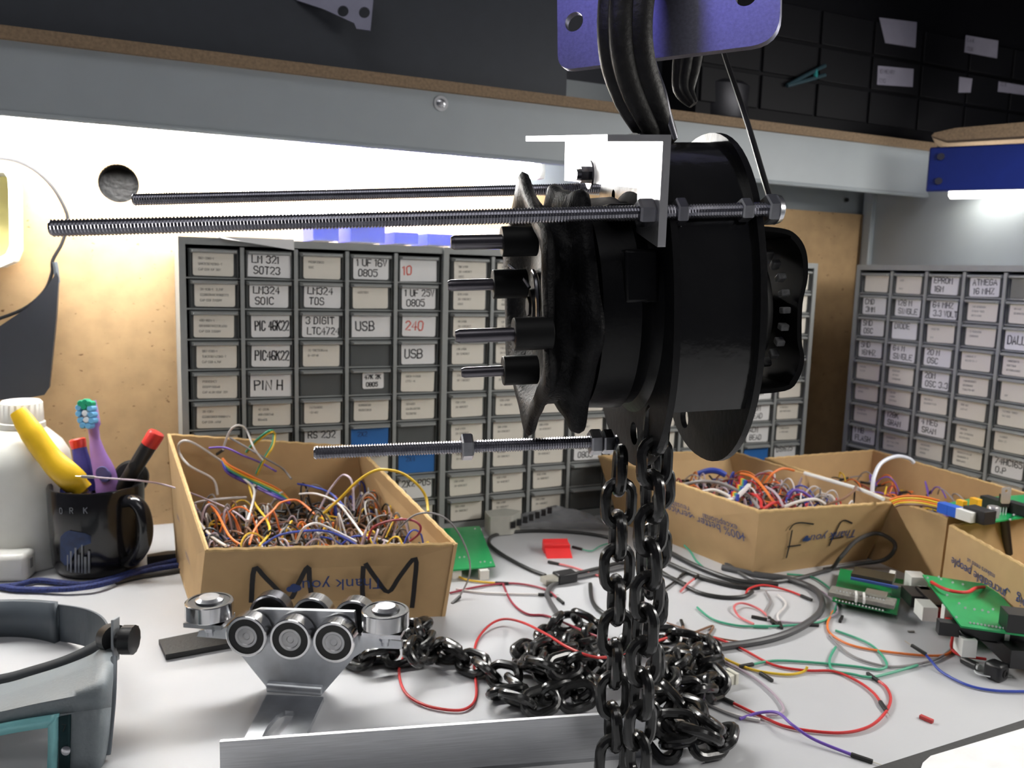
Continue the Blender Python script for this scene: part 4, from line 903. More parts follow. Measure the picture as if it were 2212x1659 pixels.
cw('dark red wire looping at the right front of the MM box', 'darkred', [(1370, 870), (1400, 800), (1500, 760), (1620, 755), (1680, 790), (1670, 840), (1620, 880)], [.074, .09, .10, .10, .09, .076], group=GM)
cw('thin grey wire leaving the MM box over its right rim down to the bench', 'grey', [(1530, 830), (1640, 730), (1750, 715), (1850, 760), (1930, 870), (1975, 1000), (1970, 1100), (1915, 1215)], [.085, .105, .11, .10, .08, .05, .02, .003], group=GM, r=.0009, plugs=(None, 'f'))
cw('lilac wire reaching from the mug over the left rim into the MM box', 'lilac', [(-270, 500), (-140, 510), (0, 520), (130, 540), (270, 580), (400, 630), (560, 700), (640, 760)], [.108, .105, .10, .098, .09, .08, .075], group=GM, r=.0010, plugs=('m', None), boot='grey')
cw('dark blue wire along the back right inside the MM box', 'blue', [(950, 540), (1050, 560), (1150, 600), (1240, 690)], [.09, .095, .09, .08], group=GM)
cw('white stub plug standing among the wires of the MM box', 'white', [(690, 590), (700, 560), (690, 545)], [.085, .09, .094], group=GM, r=.002)
GF = 'wires standing out of the FF box'
cw('orange wire bowing through the FF box', 'orange', [(790, 290), (880, 310), (960, 380), (1030, 470), (1095, 565)], [.08, .085, .085, .08, .07], d4, group=GF, r=.0018)
cw('lilac wire beside the orange one in the FF box', 'lilac', [(1000, 400), (1070, 440), (1120, 500), (1155, 575)], [.08, .084, .08, .072], d4, group=GF, r=.0016)
cw('grey wire bundle arching along the near side of the FF box', 'grey', [(280, 385), (450, 355), (620, 370), (760, 430), (860, 480), (955, 595)], [.075, .085, .085, .08, .076, .072], d4, group=GF, r=.0020)
cw('white wire arching low along the near side of the FF box', 'white', [(430, 450), (560, 428), (680, 475), (735, 520)], [.075, .082, .078, .074], d4, group=GF, r=.0020)
cw('thick white wire pointing up through the FF box', 'white', [(640, 520), (740, 500), (860, 390)], [.074, .08, .084], d4, group=GF, r=.0028)
cw('purple wire hooping at the right of the FF box', 'purple', [(1200, 495), (1240, 435), (1310, 440), (1400, 500)], [.076, .086, .086, .076], d4, group=GF, r=.0018)
cw('pink wire bending down at the front corner of the FF box', 'red', [(860, 460), (920, 475), (960, 520), (975, 585), (1060, 540), (1110, 535)], [.076, .08, .08, .074, .076, .074], d4, group=GF, r=.0018)
cw('white wire lying along the front rim inside the FF box', 'white', [(1165, 570), (1300, 522), (1430, 508), (1512, 550)], [.074, .08, .08, .074], d4, group=GF, r=.0018)
cw('dark wire hanging over the right rim of the FF box', 'brown', [(1530, 550), (1650, 510), (1740, 450), (1778, 395)], [.075, .080, .086, .090], d4, group=GF, r=.0016)
cw('orange brown wire rising against the back wall of the FF box', 'orange', [(990, 385), (1060, 290), (1150, 245), (1245, 262)], [.07, .085, .090, .086], d4, group=GF, r=.0016)
cw('blue cable bunch at the back of the FF box', 'blue', [(430, 290), (520, 262), (600, 270), (660, 300)], [.076, .082, .082, .078], d4, group=GF, r=.004)
for k, (x, y) in enumerate(((812, 355), (785, 412), (745, 475))):
    mb = M(); mats = [wm(c) for c in ('red', 'yellow', 'green', 'blue')]
    for i in range(4):
        q = T(*d4(x - 22 + i*13, y - 6 + i*8), .082); mb.box(q, (.003, .003, .008), mi=i)
    tag(mb.build('ribbon_plug', mats), ('topmost', 'middle', 'lowest')[k] + ' rainbow ribbon plug standing in the FF box', 'plug', 'rainbow ribbon plugs')
mb = M().tube(smooth_path([T(1738, 1022, .0865), T(1800, 1040, .0865), T(1860, 1058, .0865), T(1908, 1078, .0865)], 4), .0024, 8)
tag(mb.build('white_tube', white_pl), 'white plastic tube lying along the right rim of the FF box', 'tube')
mb = M().tube(smooth_path([T(1884, 1068, .078), T(1888, 1030, .098), T(1904, 1000, .112), T(1935, 986, .118), T(1962, 990, .114), T(1974, 1000, .108)], 6), .0024, 8)
tag(mb.build('white_tube', mat('pale_tube', srgb(210, 212, 222), .35)), 'pale plastic tube curling out of the box by the right cabinet', 'tube')
# ================================================================ mug with tools, jug, adapter
mf = T(216, 1257); md = V((mf.x, mf.y, 0)).normalized(); MR = .0475; MC = mf + md*MR; MH = .094
mug = thing('mug', 'glossy black mug holding tools and a toothbrush, printed with a small skyline', 'mug', MC)
mug_m = mat('black_glaze', (.010, .010, .012), .16, var=.1)
M().lathe([(0, .002), (.0, .036), (.003, .041), (.010, .0445), (.05, MR - .0008), (MH - .002, MR), (MH, MR - .001), (MH, MR - .003), (MH - .003, MR - .004), (.01, MR - .006), (.006, .001)], MC, Z3, 56).build('cup', mug_m, mug, ang=50)
ms = -md*cos(.62) + V((-md.y, md.x, 0))*-sin(.62)
if ms.dot(CR) < 0: ms = -md*cos(.62) + V((-md.y, md.x, 0))*sin(.62)
ms.z = 0; ms.normalize()
hpts = smooth_path([MC + ms*r + Z3*z for r, z in ((.0440, .080), (.058, .083), (.071, .076), (.0765, .060), (.074, .042), (.063, .026), (.052, .017), (.0425, .014))], 5)
M().tube(hpts, .0072, 14, flat=.85).build('handle', mug_m, mug)
def oncyl(x, y, R):
    d = ray(x, y); ox, oy = CO.x - MC.x, CO.y - MC.y; a = d.x**2 + d.y**2; b = 2*(ox*d.x + oy*d.y); c = ox*ox + oy*oy - R*R; t = (-b - sqrt(max(0, b*b - 4*a*c)))/(2*a); return CO + d*t
mb = M()
for ch, x in (('O', 129), ('R', 151), ('K', 181)):
    p = oncyl(x, 1109, MR + .0002); n = V((p.x - MC.x, p.y - MC.y, 0)).normalized(); u = Z3.cross(n); write(mb, ch, p, u, Z3, n, .0058, .0008, 0)
mb.build('printed_letters', mat('mug_print_grey', srgb(120, 124, 132), .5), mug, smooth=False); mb = M()
for x, y0, y1, w in ((146, 1232, 1200, 3), (153, 1235, 1192, 4), (163, 1236, 1185, 4), (170, 1236, 1200, 4), (177, 1237, 1178, 3), (184, 1237, 1205, 5), (192, 1236, 1192, 4)):
    a, b = oncyl(x, y0, MR + .0002), oncyl(x, y1, MR + .0002); n = V((a.x - MC.x, a.y - MC.y, 0)).normalized(); mb.ribbon([a, (a + b)/2, b], w*.0005, n, 0)
mb.build('printed_skyline', mat('mug_print_grey', srgb(120, 124, 132), .5), mug, smooth=False)
mb = M(); ys = [(130, 1160, 1210), (140, 1150, 1222), (150, 1146, 1218), (160, 1148, 1195), (172, 1150, 1182), (184, 1152, 1178), (196, 1158, 1174)]
vs = [];
for x, a, b in ys: vs += [oncyl(x, a, MR + .0001), oncyl(x, b, MR + .0001)]
mb.add(vs, [(2*i, 2*i + 2, 2*i + 3, 2*i + 1) for i in range(len(ys) - 1)], 0, True); mb.build('printed_glow', mat('mug_print_blue', srgb(22, 44, 84), .5, var=.5, scale=90), mug)
mc = (MC - CO).dot(FW)
inside = lambda a, b, z: MC + CR*a + _fh*b + Z3*z
HOLD = 'tools standing in the black mug'
# yellow pliers
pz = .868
pl_ = thing('pliers', 'yellow handled pliers leaning left in the black mug', 'pliers', inside(-.01, -.02, .02))
P = smooth_path([C(38, 888, pz), C(62, 925, pz), C(92, 968, pz), C(118, 1000, pz), C(150, 1030, pz), C(182, 1060, pz + .004)], 5); n_ = len(P)
M().tube(P, 0, 14, flat=.62, rot0=CR, rs=[(.0085 + .004*min(1, i/6) if i < n_*.5 else .0125 + .002*sin((i/n_ - .5)*6)) * (1 if i < n_ - 3 else .75) for i in range(n_)]).build('handle', mat('yellow_grip', srgb(228, 184, 34), .4), pl_)
M().tube([C(182, 1060, pz + .004), inside(0, -.012, .05), inside(.004, -.006, .02)], .004, 8).build('jaws', zinc, pl_)
P = smooth_path([C(100, 985, mc), C(122, 1025, mc), C(150, 1062, mc)], 4)
tg = thing('file_tool', 'dark blue handled tool behind the yellow pliers in the mug', 'tool', inside(-.02, 0, .02))
M().tube(P, .011, 12, flat=.6).build('handle', mat('navy_grip', srgb(48, 52, 112), .45), tg); M().tube([P[-1], inside(-.006, .004, .02)], .003, 8).build('shank', zinc, tg)
sd = thing('screwdriver', 'screwdriver with red cap and knurled blue grip in the mug', 'screwdriver', inside(-.005, .01, .02))
a, b = C(192, 1062, mc), C(171, 968, mc); d = (b - a); L = d.length
M().lathe([(0, .0075), (L*.2, .0088), (L*.7, .0085), (L*.92, .0072), (L, .0072)], a, d, 20, rf=lambda s, r, t: r*(1 + .06*cos(8*t + s*260))).build('grip', mat('blue_grip', srgb(58, 56, 140), .5, bump=.3, scale=300), sd)
M().lathe([(0, .0074), (.003, .0080), (.009, .0085), (.0105, .0070)], b, d, 20).build('cap', mat('red_cap', srgb(222, 60, 50), .35), sd)
M().tube([a, inside(.0, .006, .02)], .003, 8).build('shank', zinc, sd)
tb = thing('toothbrush', 'purple toothbrush with blue and green bristles standing in the mug', 'toothbrush', inside(.004, .002, .02))
tz = mc - .004
P = smooth_path([inside(.006, -.004, .02), C(231, 1062, tz), C(225, 1020, tz), C(213, 985, tz), C(205, 950, tz), C(202, 925, tz), C(196, 890, tz), C(191, 868, tz)], 5); n_ = len(P)
rs = [.0055 if i < 5 else (.0125 if i < 10 else .0125 - .0065*min(1, (i - 10)/10)) if i < 26 else .0085 for i in range(n_)]
M().tube(P, 0, 14, flat=.45, rot0=CR, rs=rs).build('handle', mat('lilac_handle', srgb(172, 132, 208), .3), tb)
M().lathe([(0, .0005), (.0004, .006), (.002, .0065)], C(222, 1025, tz - .0095), FW, 20, rf=lambda s, r, t: r*(1 + .45*abs(sin(t)))).build('grip_pad', mat('navy_pad', srgb(72, 72, 128), .5), tb)
mb = M()
for k, (x, y, c) in enumerate(((178, 880, 0), (190, 878, 2), (203, 882, 0), (178, 893, 0), (192, 892, 1), (205, 895, 0), (182, 907, 0), (195, 906, 1), (206, 908, 0), (187, 918, 0), (199, 919, 0), (182, 871, 2), (192, 868, 2), (201, 872, 2))):
    q = C(x, y, tz - .003); mb.lathe([(0, .0034), (.010, .0036), (.0115, .0028)], q, -FW + CR*.1, 9, mi=c)
mb.build('bristles', [mat('blue_bristle', srgb(110, 178, 226), .5), mat('white_bristle', srgb(225, 232, 240), .5), mat('green_bristle', srgb(20, 150, 112), .5)], tb)
mk = thing('marker_pen', 'black handled pen tool with red tip leaning right in the mug', 'pen', inside(.01, .0, .02))
a, b = C(262, 1058, mc), C(322, 962, mc); d = b - a; L = d.length
M().tube([inside(0, 0, .03), a], .006, 10).lathe([(0, .0075), (L*.9, .0085), (L, .0085)], a, d, 20).lathe([(0, .0040), (.001, .0045), (.0015, .002)], a + d*.55 - FW*.0082, -FW, 14).build('barrel', black_pl, mk)
M().lathe([(0, .0088), (.014, .0092), (.0165, .0080), (.017, .004)], b, d, 20).build('tip', mat('red_tip', srgb(196, 52, 46), .35), mk)
c = C(284, 1032, mc + .018)
t = tag(M().lathe([(-.004, .012), (-.003, .0185), (.003, .0195), (.006, .016)], c, (-FW + Z3*.2).normalized(), 32).tube([c - Z3*.015, MC + md*.02 + Z3*.02], .003, 8).build('round_brush', black_satin), 'black round tool head at the back of the mug', 'tool')

jf = T(64, 1240); jd = V((jf.x, jf.y, 0)).normalized(); JC = jf + jd*.046
js = 1.0
jug = thing('plastic_jug', 'white plastic bottle with screw cap standing behind the mug', 'bottle', JC)
jm = mat('milky_plastic', srgb(226, 226, 220), .35, var=.02)
M().lathe([(0, .03), (0, .043), (.004, .046), (.110, .046), (.122, .0445), (.134, .038), (.146, .026), (.150, .0215), (.156, .0205)], JC, Z3, 48).build('bottle_body', jm, jug, ang=50)
M().lathe([(.150, .0225), (.1555, .0225), (.1565, .0205)], JC, Z3, 40).build('collar', jm, jug)
M().lathe([(.1565, .0205), (.158, .0208), (.1765, .0203), (.179, .0185), (.179, .001)], JC, Z3, 60, rf=lambda s, r, t: r*(1 + (.012*cos(40*t) if r > .02 else 0))).build('screw_cap', white_pl, jug)
a = T(20, 1259); d1 = (T(52, 1258) - a); d1.z = 0; d1.normalize(); d2 = Z3.cross(d1)
ad = thing('power_adapter', 'white plug-in power adapter at the left edge in front of the bottle', 'power adapter', a + d2*.015)
M().box(a + d1*-.002 + d2*.014 + Z3*.0145, (.038, .028, .029), (d1, d2, Z3)).build('adapter_body', white_pl, ad, bevel=.005)
M().box(a + d1*.0172 + d2*.012 + Z3*.017, (.0012, .006, .010), (d1, d2, Z3)).build('port', mat('port_grey', srgb(150, 150, 150), .5), ad)

# braided cords
def flat_cord(label, pts, r, m, name):
    sp = smooth_path([T(x, y, z) for x, y, z in pts], 8); return tag(M().tube(sp, r, 10).build(name, m), label, 'cord')
braid = mat('blue_braid', srgb(30, 44, 100), .7, var=.5, scale=500, bump=.5)
flat_cord('blue braided cord looping left of the MM box, upper strand', [(-20, 1268, .004), (30, 1265, .004), (80, 1254, .004), (130, 1258, .004), (180, 1262, .004), (240, 1250, .005), (310, 1228, .005), (375, 1212, .004), (420, 1202, .004)], .0030, braid, 'braided_cord')
flat_cord('blue braided cord looping left of the MM box, lower strand', [(-20, 1264, .004), (30, 1272, .004), (90, 1274, .004), (150, 1272, .006), (210, 1264, .007), (270, 1247, .005), (330, 1230, .005), (380, 1222, .004), (420, 1215, .004)], .0030, braid, 'braided_cord')
flat_cord('black cord beside the blue braided ones left of the MM box', [(250, 1258, .003), (300, 1246, .003), (350, 1238, .003), (390, 1232, .003), (430, 1225, .003)], .0024, mat('cable_black', (.02, .02, .02), .4), 'black_cable')
tag(M().prism([(0, 0), (.040, .002), (.046, .010), (.02, .014), (0, .008)], T(318, 1222, .002), X3, Y3, .010).build('black_clip', black_pl), 'small black clip lying between the mug and the MM box', 'clip')

# ================================================================ magnifier headset
hz = thing('headset_magnifier', 'grey magnifier headset with turquoise lens window and black side knob', 'magnifier headset', T(120, 1600))
back = [(-120, 1306, .70), (-60, 1302, .725), (0, 1300, .735), (70, 1300, .735), (130, 1305, .725), (185, 1314, .705), (220, 1330, .675), (237, 1355, .645), (238, 1378, .625)]
sp = smooth_path([C(*p) for p in back], 5); mb = M(); h_ = .0335
for i in range(len(sp) - 1):
    a, b = sp[i], sp[i + 1]; t = (b - a).normalized(); n = t.cross(Z3).normalized()*.0016
    mb.hexa([a - Z3*h_, b - Z3*h_, b - Z3*h_ + n, a - Z3*h_ + n], [a, b, b + n, a + n])
mb.build('head_band', grey_dk, hz)
R = []
for i in range(0, 21):
    t = (sp[min(i + 1, 40)] - sp[max(i - 1, 0)]).normalized(); n = t.cross(Z3).normalized()*.0045
    if n.dot(FW) > 0: n = -n
    R.append((sp[i] + n - Z3*(h_ + .003), sp[i] + n + Z3*.003))
o = M().add([p for q in R for p in q], [(2*i, 2*i + 2, 2*i + 3, 2*i + 1) for i in range(len(R) - 1)]).build('sweat_pad', grey_dk, hz); m_ = o.modifiers.new('s', 'SOLIDIFY'); m_.thickness = .005; m_.offset = 0
# front strap and shell built as a lofted visor
rows = [[(-140, 1478, .650), (0, 1458, .642), (70, 1440, .636), (140, 1418, .630), (200, 1390, .624), (228, 1372, .622)],
        [(-140, 1505, .645), (0, 1480, .638), (70, 1462, .632), (140, 1440, .626), (200, 1415, .620), (234, 1396, .616)]]
def loft(rows, th, name, m, parent, n_sub=5, closed=False, ang=40):
    R = [smooth_path([C(*p) for p in r], n_sub) for r in rows]; vs = [p for r in R for p in r]; w = len(R[0]); fs = []
    for i in range(len(R) - 1):
        for j in range(w - 1): fs.append((i*w + j, i*w + j + 1, (i + 1)*w + j + 1, (i + 1)*w + j))
    o = M().add(vs, fs, 0).build(name, m, parent, ang=ang); s = o.modifiers.new('solid', 'SOLIDIFY'); s.thickness = th; s.offset = 0; return o
loft(rows, .003, 'front_strap', mat('dark_foam', srgb(58, 62, 66), .7), hz)
zt, zf, zb = .624, .556, .535
top_rows = [[(-140, 1503, .640), (0, 1482, .634), (70, 1463, .628), (140, 1441, .622), (195, 1419, .618), (222, 1403, .616), (240, 1400, .614)],
            [(-140, 1530, .598), (0, 1508, .594), (70, 1488, .590), (140, 1466, .586), (195, 1446, .583), (226, 1434, .582), (244, 1432, .586)],
            [(-140, 1556, .553), (0, 1530, .552), (70, 1514, .551), (140, 1499, .550), (190, 1483, .550), (222, 1472, .552), (241, 1468, .564)],
            [(-140, 1566, .5455), (0, 1540, .545), (70, 1524, .5445), (140, 1510, .544), (186, 1500, .544), (220, 1494, .546), (238, 1492, .560)],
            [(-140, 1600, .5445), (0, 1562, .544), (70, 1549, .5435), (132, 1540, .543), (184, 1534, .543), (218, 1530, .545), (236, 1528, .558)]]
loft(top_rows, .0028, 'visor_shell', grey_pl, hz, ang=60)
side_rows = [[(130, 1541, .543), (160, 1537, .543), (184, 1534, .543), (218, 1530, .545), (236, 1528, .558)], [(129, 1590, .5425), (160, 1588, .5425), (184, 1586, .5425), (217, 1584, .5445), (232, 1582, .557)], [(128, 1630, .542), (160, 1630, .542), (182, 1630, .542), (214, 1628, .544), (228, 1620, .5565)], [(126, 1663, .5415), (158, 1663, .5415), (180, 1663, .5415), (210, 1660, .5435), (222, 1645, .555)]]
loft(side_rows, .0028, 'visor_cheek', grey_pl, hz)
# rib along the right flank
mb = M().tube(smooth_path([C(246, 1420, .588), C(244, 1500, .568), (C(239, 1560, .561)), C(232, 1630, .557)], 6), .0022, 8); mb.build('flank_rib', grey_dk, hz)
fo = C(128, 1556, .5395); o_ = loft([[(-140, 1600, .5425), (0, 1563, .542), (128, 1541, .5415)], [(-140, 1626, .5425), (0, 1588, .542), (112, 1569, .5415)]], .003, 'lens_frame', mat('turquoise_frame', srgb(140, 208, 212), .3), hz)
loft([[(128, 1541, .5415), (127, 1600, .541), (125, 1664, .5405)], [(106, 1566, .5415), (106, 1610, .541), (104, 1664, .5405)]], .003, 'lens_frame', mat('turquoise_frame', srgb(128, 200, 206), .2), hz)
loft([[(-140, 1628, .542), (0, 1590, .5415), (110, 1572, .541)], [(-140, 1664, .5405), (0, 1664, .5405), (106, 1664, .5405)]], .0012, 'lens', mat('lens_glass', (.95, .97, .97), .03, alpha=.07, var=.01), hz)
loft([[(129, 1548, .5405), (152, 1544, .5405)], [(129, 1663, .5395), (150, 1663, .5395)]], .002, 'lens_strip', mat('dark_teal_strip', srgb(28, 52, 56), .6, spec=.2), hz)
q = C(134, 1580, .5385); mb = M(); write(mb, '7', q, CR, CU, -FW, .0045, .0005, 0); mb.build('number_marking', mat('strip_number', (.004, .004, .004), .5), hz, smooth=False)
c = C(143, 1621, .5385); mb = M().lathe([(0, .0030), (.0008, .0030), (.0014, .0018)], c, -FW, 18); mb.build('screw', zinc, hz)
kc = C(252, 1382, .612)
M().box(kc - CR*.0010, (.0022, .010, .032), (CR, FW, CU)).build('hinge_plate', mat('pale_grey_plastic', srgb(168, 172, 176), .45), hz, bevel=.0006)
M().lathe([(0, .006), (.004, .006), (.004, .0075), (.0042, .0105), (.0125, .0105), (.013, .009)], kc + CR*.0005, CR, 30, rf=lambda s, r, t: r*(1 + (.03*cos(12*t) if r > .009 else 0))).build('knob', black_pl, hz)
M().cyl(C(236, 1376, .622), C(250, 1380, .614), .010, n=20).build('pivot', black_pl, hz)

# black strip beside the trolley
q = [T(343, 1392, .001), T(358, 1425, .001), T(560, 1388, .001), T(520, 1356, .001)]
tag(M().hexa(q, [p + Z3*.0045 for p in q]).build('black_strip', mat('black_mill_steel', (.015, .015, .015), .6, bump=.4, scale=300), smooth=False), 'flat black steel strip on the bench behind the left trolley roller', 'metal strip')

# ================================================================ wall things at the left
vz = 1.085
pts = [(-60, 735), (0, 704), (60, 664), (100, 622), (122, 588), (127, 600), (121, 690), (112, 780), (106, 838), (96, 853), (60, 860), (0, 864), (-60, 868)]
q = [PY(x, y, vz) for x, y in pts]; o = q[0]
vis = thing('hanging_visor', 'dark safety visor hanging from a thin wire at the left of the back board', 'visor', PY(60, 850, vz))
mb = M().prism([((p - o).x, (p - o).z) for p in q], o, X3, Z3, -.016); vo = mb.build('shield', mat('dark_visor_plastic', srgb(40, 42, 48), .45, var=.03), vis, bevel=.003)
st = smooth_path([PY(-30, 342, 1.09), PY(20, 344, 1.09), PY(70, 364, 1.09), (PY(112, 402, 1.09)), PY(140, 450, 1.09), PY(146, 480, 1.09), PY(134, 525, 1.09), PY(114, 562, 1.09), PY(112, 590, 1.09), PY(95, 630, 1.09), PY(50, 668, 1.09), PY(-30, 698, 1.09)], 5)
M().tube(st, .0019, 8).build('wire_strap', mat('grey_wire_strap', srgb(40, 40, 42), .5, spec=.2), vis)
M().tube(smooth_path([PY(118, 566, 1.088), PY(121, 580, 1.088), PY(124, 610, 1.088)], 4), .0028, 8).build('strap_clip', grey_dk, vis)
q = [PY(x, y, 1.05) for x, y in ((-120, 352), (14, 352), (30, 366), (36, 400), (38, 540), (28, 566), (0, 578), (-120, 590))]; o = q[0]
tray = thing('wall_tray', 'yellowed plastic tray with white rim fixed high at the left end of the back board', 'tray', q[5])
out = [((p - o).x, (p - o).z) for p in q]; qi = [PY(x, y, 1.05) for x, y in ((-110, 372), (8, 372), (16, 384), (18, 410), (20, 530), (12, 548), (-4, 556), (-110, 566))]
M().prism(out, o, X3, Z3, -.05, holes=[[((p - o).x, (p - o).z) for p in qi]]).build('rim', white_pl, tray, bevel=.001)
M().prism(out, o + Y3*.048, X3, Z3, -.004).build('tray_back', mat('yellowed_plastic', srgb(250, 236, 160), .5), tray)

# ================================================================ small things and boards on the bench
a, b = T(1182, 1207), T(1237, 1206); u = (b - a).normalized(); n = Z3.cross(u); L = (b - a).length
tp = T(1176, 1164, .013); d = (tp - a); dd = d - u*d.dot(u)
mb = M().prism([(0, 0), (L, 0), (L*1.0, dd.length), (0, dd.length)], a, u, dd.normalized(), -.004)
mb.box(a + u*L*.5 + n*(dd.dot(n)*.75) + Z3*.0052, (L*1.04, dd.dot(n)*.45, .0104), (u, n, Z3))
tag(mb.build('red_block', mat('red_print_plastic', srgb(232, 44, 46), .45, var=.04), bevel=.0005), 'bright red printed plastic block on the bench behind the chain', 'plastic block')
def board(name, label, corners, z, th=.0016, m=None, cat='circuit board'):
    P = [T(x, y, z) for x, y in corners]; o = P[0]; root = thing(name, label, cat, V((sum(p.x for p in P)/len(P), sum(p.y for p in P)/len(P), z - th)))
    M().prism([((p - o).x, (p - o).y) for p in P], o - Z3*th, X3, Y3, th).build('board', m or pcb_m, root, smooth=False)
    e = (P[1] - P[0]).normalized(); return root, e, Z3.cross(e)
def comp(root, name, x, y, z, size, e, f, m, lift=0.0, bevel=.0003):
    p = T(x, y, z + size[2]/2 + lift); return M().box(p, size, (e, f, Z3)).build(name, m, root, bevel=bevel)
g1, e, f = board('circuit_board', 'bare green circuit board on white feet behind the MM box', ((968, 1232), (1070, 1222), (1036, 1136), (950, 1142)), .012)
for (x, y) in ((1045, 1240), (985, 1238), (1030, 1150)):
    p = T(x, y, .005); M().box(p, (.010, .008, .010), (e, f, Z3)).build('white_foot', white_pl, g1)
for (x, y) in ((1038, 1214), (1047, 1213), (993, 1204), (1003, 1203), (1060, 1215), (1026, 1142)):
    M().cyl(T(x, y, .012), T(x, y, .0128), .0011, n=10).build('solder_joint', solder, g1)
o1 = tag(M().prism([(0, 0), (.03, -.004), (.05, .012), (.034, .03), (.004, .026)], T(1056, 1158, .001), X3, Y3, .025).build('grey_connector', mat('grey_white_plastic', srgb(176, 176, 168), .5), bevel=.002), 'grey white connector shell behind the bare green board', 'connector')
tag(M().box(T(1078, 1140, .008), (.03, .008, .014), (CR, _fh, Z3)).build('black_socket', black_pl, bevel=.0006), 'black multiway socket in front of the middle drawer cabinet', 'socket')
# anti static bag with strip of parts
rr = random.Random(5); vs = []; nx, ny = 15, 9
for j in range(ny):
    for i in range(nx):
        x = 1085 + 215*i/(nx - 1) + 20*j/(ny - 1); y = 1095 + 58*j/(ny - 1); z = .004 + .024*sin(pi*i/(nx - 1))*sin(pi*min(1, (ny - j)/(ny)))*(.6 + .4*rr.random()) + rr.uniform(0, .006)
        if j in (0, ny - 1) or i in (0, nx - 1): z = .002 + rr.uniform(0, .004)
        vs.append(T(x, 1134 + 13*j/(ny - 1), .001) + Z3*z)
bag = thing('plastic_parts_bag', 'crumpled clear grey plastic bag behind the red block with black taped parts inside', 'bag', T(1190, 1140))
o = M().add(vs, [(j*nx + i, j*nx + i + 1, (j + 1)*nx + i + 1, (j + 1)*nx + i) for j in range(ny - 1) for i in range(nx - 1)], 0).build('bag_film', mat('grey_film', srgb(150, 152, 156), .18, alpha=.38, var=.1), bag); o.modifiers.new('s', 'SOLIDIFY').thickness = .0003
for k in range(7):
    p = T(1108 + 13*k, 1140 - 1*k, .010) + Z3*(.004 + .0026*k); M().box(p, (.006, .004, .008), (CR, _fh, Z3)).build('taped_part', black_pl, bag)
# controller board
g2, e, f = board('controller_board', 'small green board carrying a grey wireless module and dark display, below the FF box', ((1798, 1296), (1938, 1326), (1952, 1252), (1815, 1228)), .008)
comp(g2, 'wireless_module', 1862, 1290, .008, (.062, .022, .004), e, f, mat('module_grey', srgb(120, 118, 112), .45, var=.2, scale=200), lift=.006)
comp(g2, 'module_shield', 1893, 1282, .012, (.020, .014, .003), e, f, mat('shield_can', (.5, .48, .42), .35, .9), lift=.006)
for k in range(15):
    for (sx, sy) in ((1808 + 7.2*k, 1276 + 1.4*k), (1806 + 7.2*k, 1296 + 1.6*k)): M().cyl(T(sx, sy, .016), T(sx, sy, .0185), .0009, n=8).build('header_pin', solder, g2)
comp(g2, 'display', 1886, 1243, .008, (.040, .026, .004), e, f, mat('dark_display', srgb(62, 58, 48), .2), lift=.014)
comp(g2, 'display_ribbon', 1888, 1259, .008, (.046, .002, .003), e, f, mat('blue_edge', srgb(70, 90, 160), .4), lift=.012)
for (x, y) in ((1849, 1300), (1866, 1303)): M().tube(smooth_path([T(x, y - 22, .020), T(x + 1, y - 12, .024), T(x, y, .016)], 4), .0012, 6).build('jumper_link', white_pl, g2)
comp(g2, 'white_header', 1927, 1245, .008, (.006, .012, .010), e, f, white_pl, lift=.004)
comp(g2, 'capacitor', 1938, 1275, .008, (.010, .010, .012), e, f, mat('cap_can', (.3, .3, .3), .3, .8))
# stacked boards lower right
g4, e, f = board('lower_circuit_board', 'dark lower board of the stack carrying white connectors, under the upturned green board', ((1965, 1258), (2075, 1368), (2240, 1400), (2240, 1290)), .012)
comp(g4, 'black_module', 2030, 1300, .012, (.05, .03, .012), e, f, black_pl); comp(g4, 'red_stripe', 2040, 1338, .012, (.042, .005, .010), e, f, mat('red_stripe', srgb(200, 40, 46), .4))
for (x, y, s_) in ((1978, 1256, (.020, .016, .016)), (2000, 1318, (.022, .014, .014)), (2045, 1330, (.008, .008, .020)), (2085, 1392, (.018, .012, .016)), (1995, 1282, (.010, .010, .012))): comp(g4, 'white_connector', x, y, .012, s_, e, f, white_pl)
comp(g4, 'black_module', 2150, 1372, .012, (.10, .020, .016), e, f, black_pl); comp(g4, 'black_module', 1990, 1290, .010, (.03, .03, .012), e, f, black_pl)
g3, e, f = board('upturned_circuit_board', 'upturned green circuit board with solder dots and a red wire link, front right', ((1993, 1241), (2076, 1352), (2245, 1376), (2140, 1263)), .042)
M().tube(smooth_path([T(2012, 1257, .0435), T(2035, 1270, .046), T(2062, 1278, .047), T(2090, 1279, .047), T(2108, 1270, .046), T(2126, 1268, .0435)], 5), .0016, 8).build('red_link', wm('red'), g3)
for k in range(16): M().cyl(T(2096 + 8*k, 1345 + 1.3*k, .042), T(2096 + 8*k, 1345 + 1.3*k, .0430), .0010, n=8).build('solder_joint', solder, g3)
for (x, y) in ((2004, 1248), (2028, 1246), (2033, 1251), (2058, 1258), (2080, 1262), (2046, 1285), (2066, 1333), (2085, 1313), (2105, 1316), (2122, 1318), (2135, 1322), (2145, 1316), (2072, 1303)): M().cyl(T(x, y, .042), T(x, y, .0430), .0011, n=8).build('solder_joint', solder, g3)
comp(g3, 'pin_socket', 2198, 1340, .042, (.020, .022, .016), e, f, black_pl)
comp(g3, 'black_strip_socket', 2160, 1368, .030, (.010, .10, .012), e, f, black_pl, lift=-.004)
for (x, y) in ((2152, 1372), (2174, 1375)): comp(g3, 'white_pin_header', x, y, .026, (.004, .004, .010), e, f, white_pl)
M().tube(smooth_path([T(2062, 1340, .036), T(2058, 1375, .02), T(2056, 1400, .006), T(2075, 1415, .004), T(2130, 1424, .003)], 6), .0013, 7).build('red_lead', wm('red'), g4)
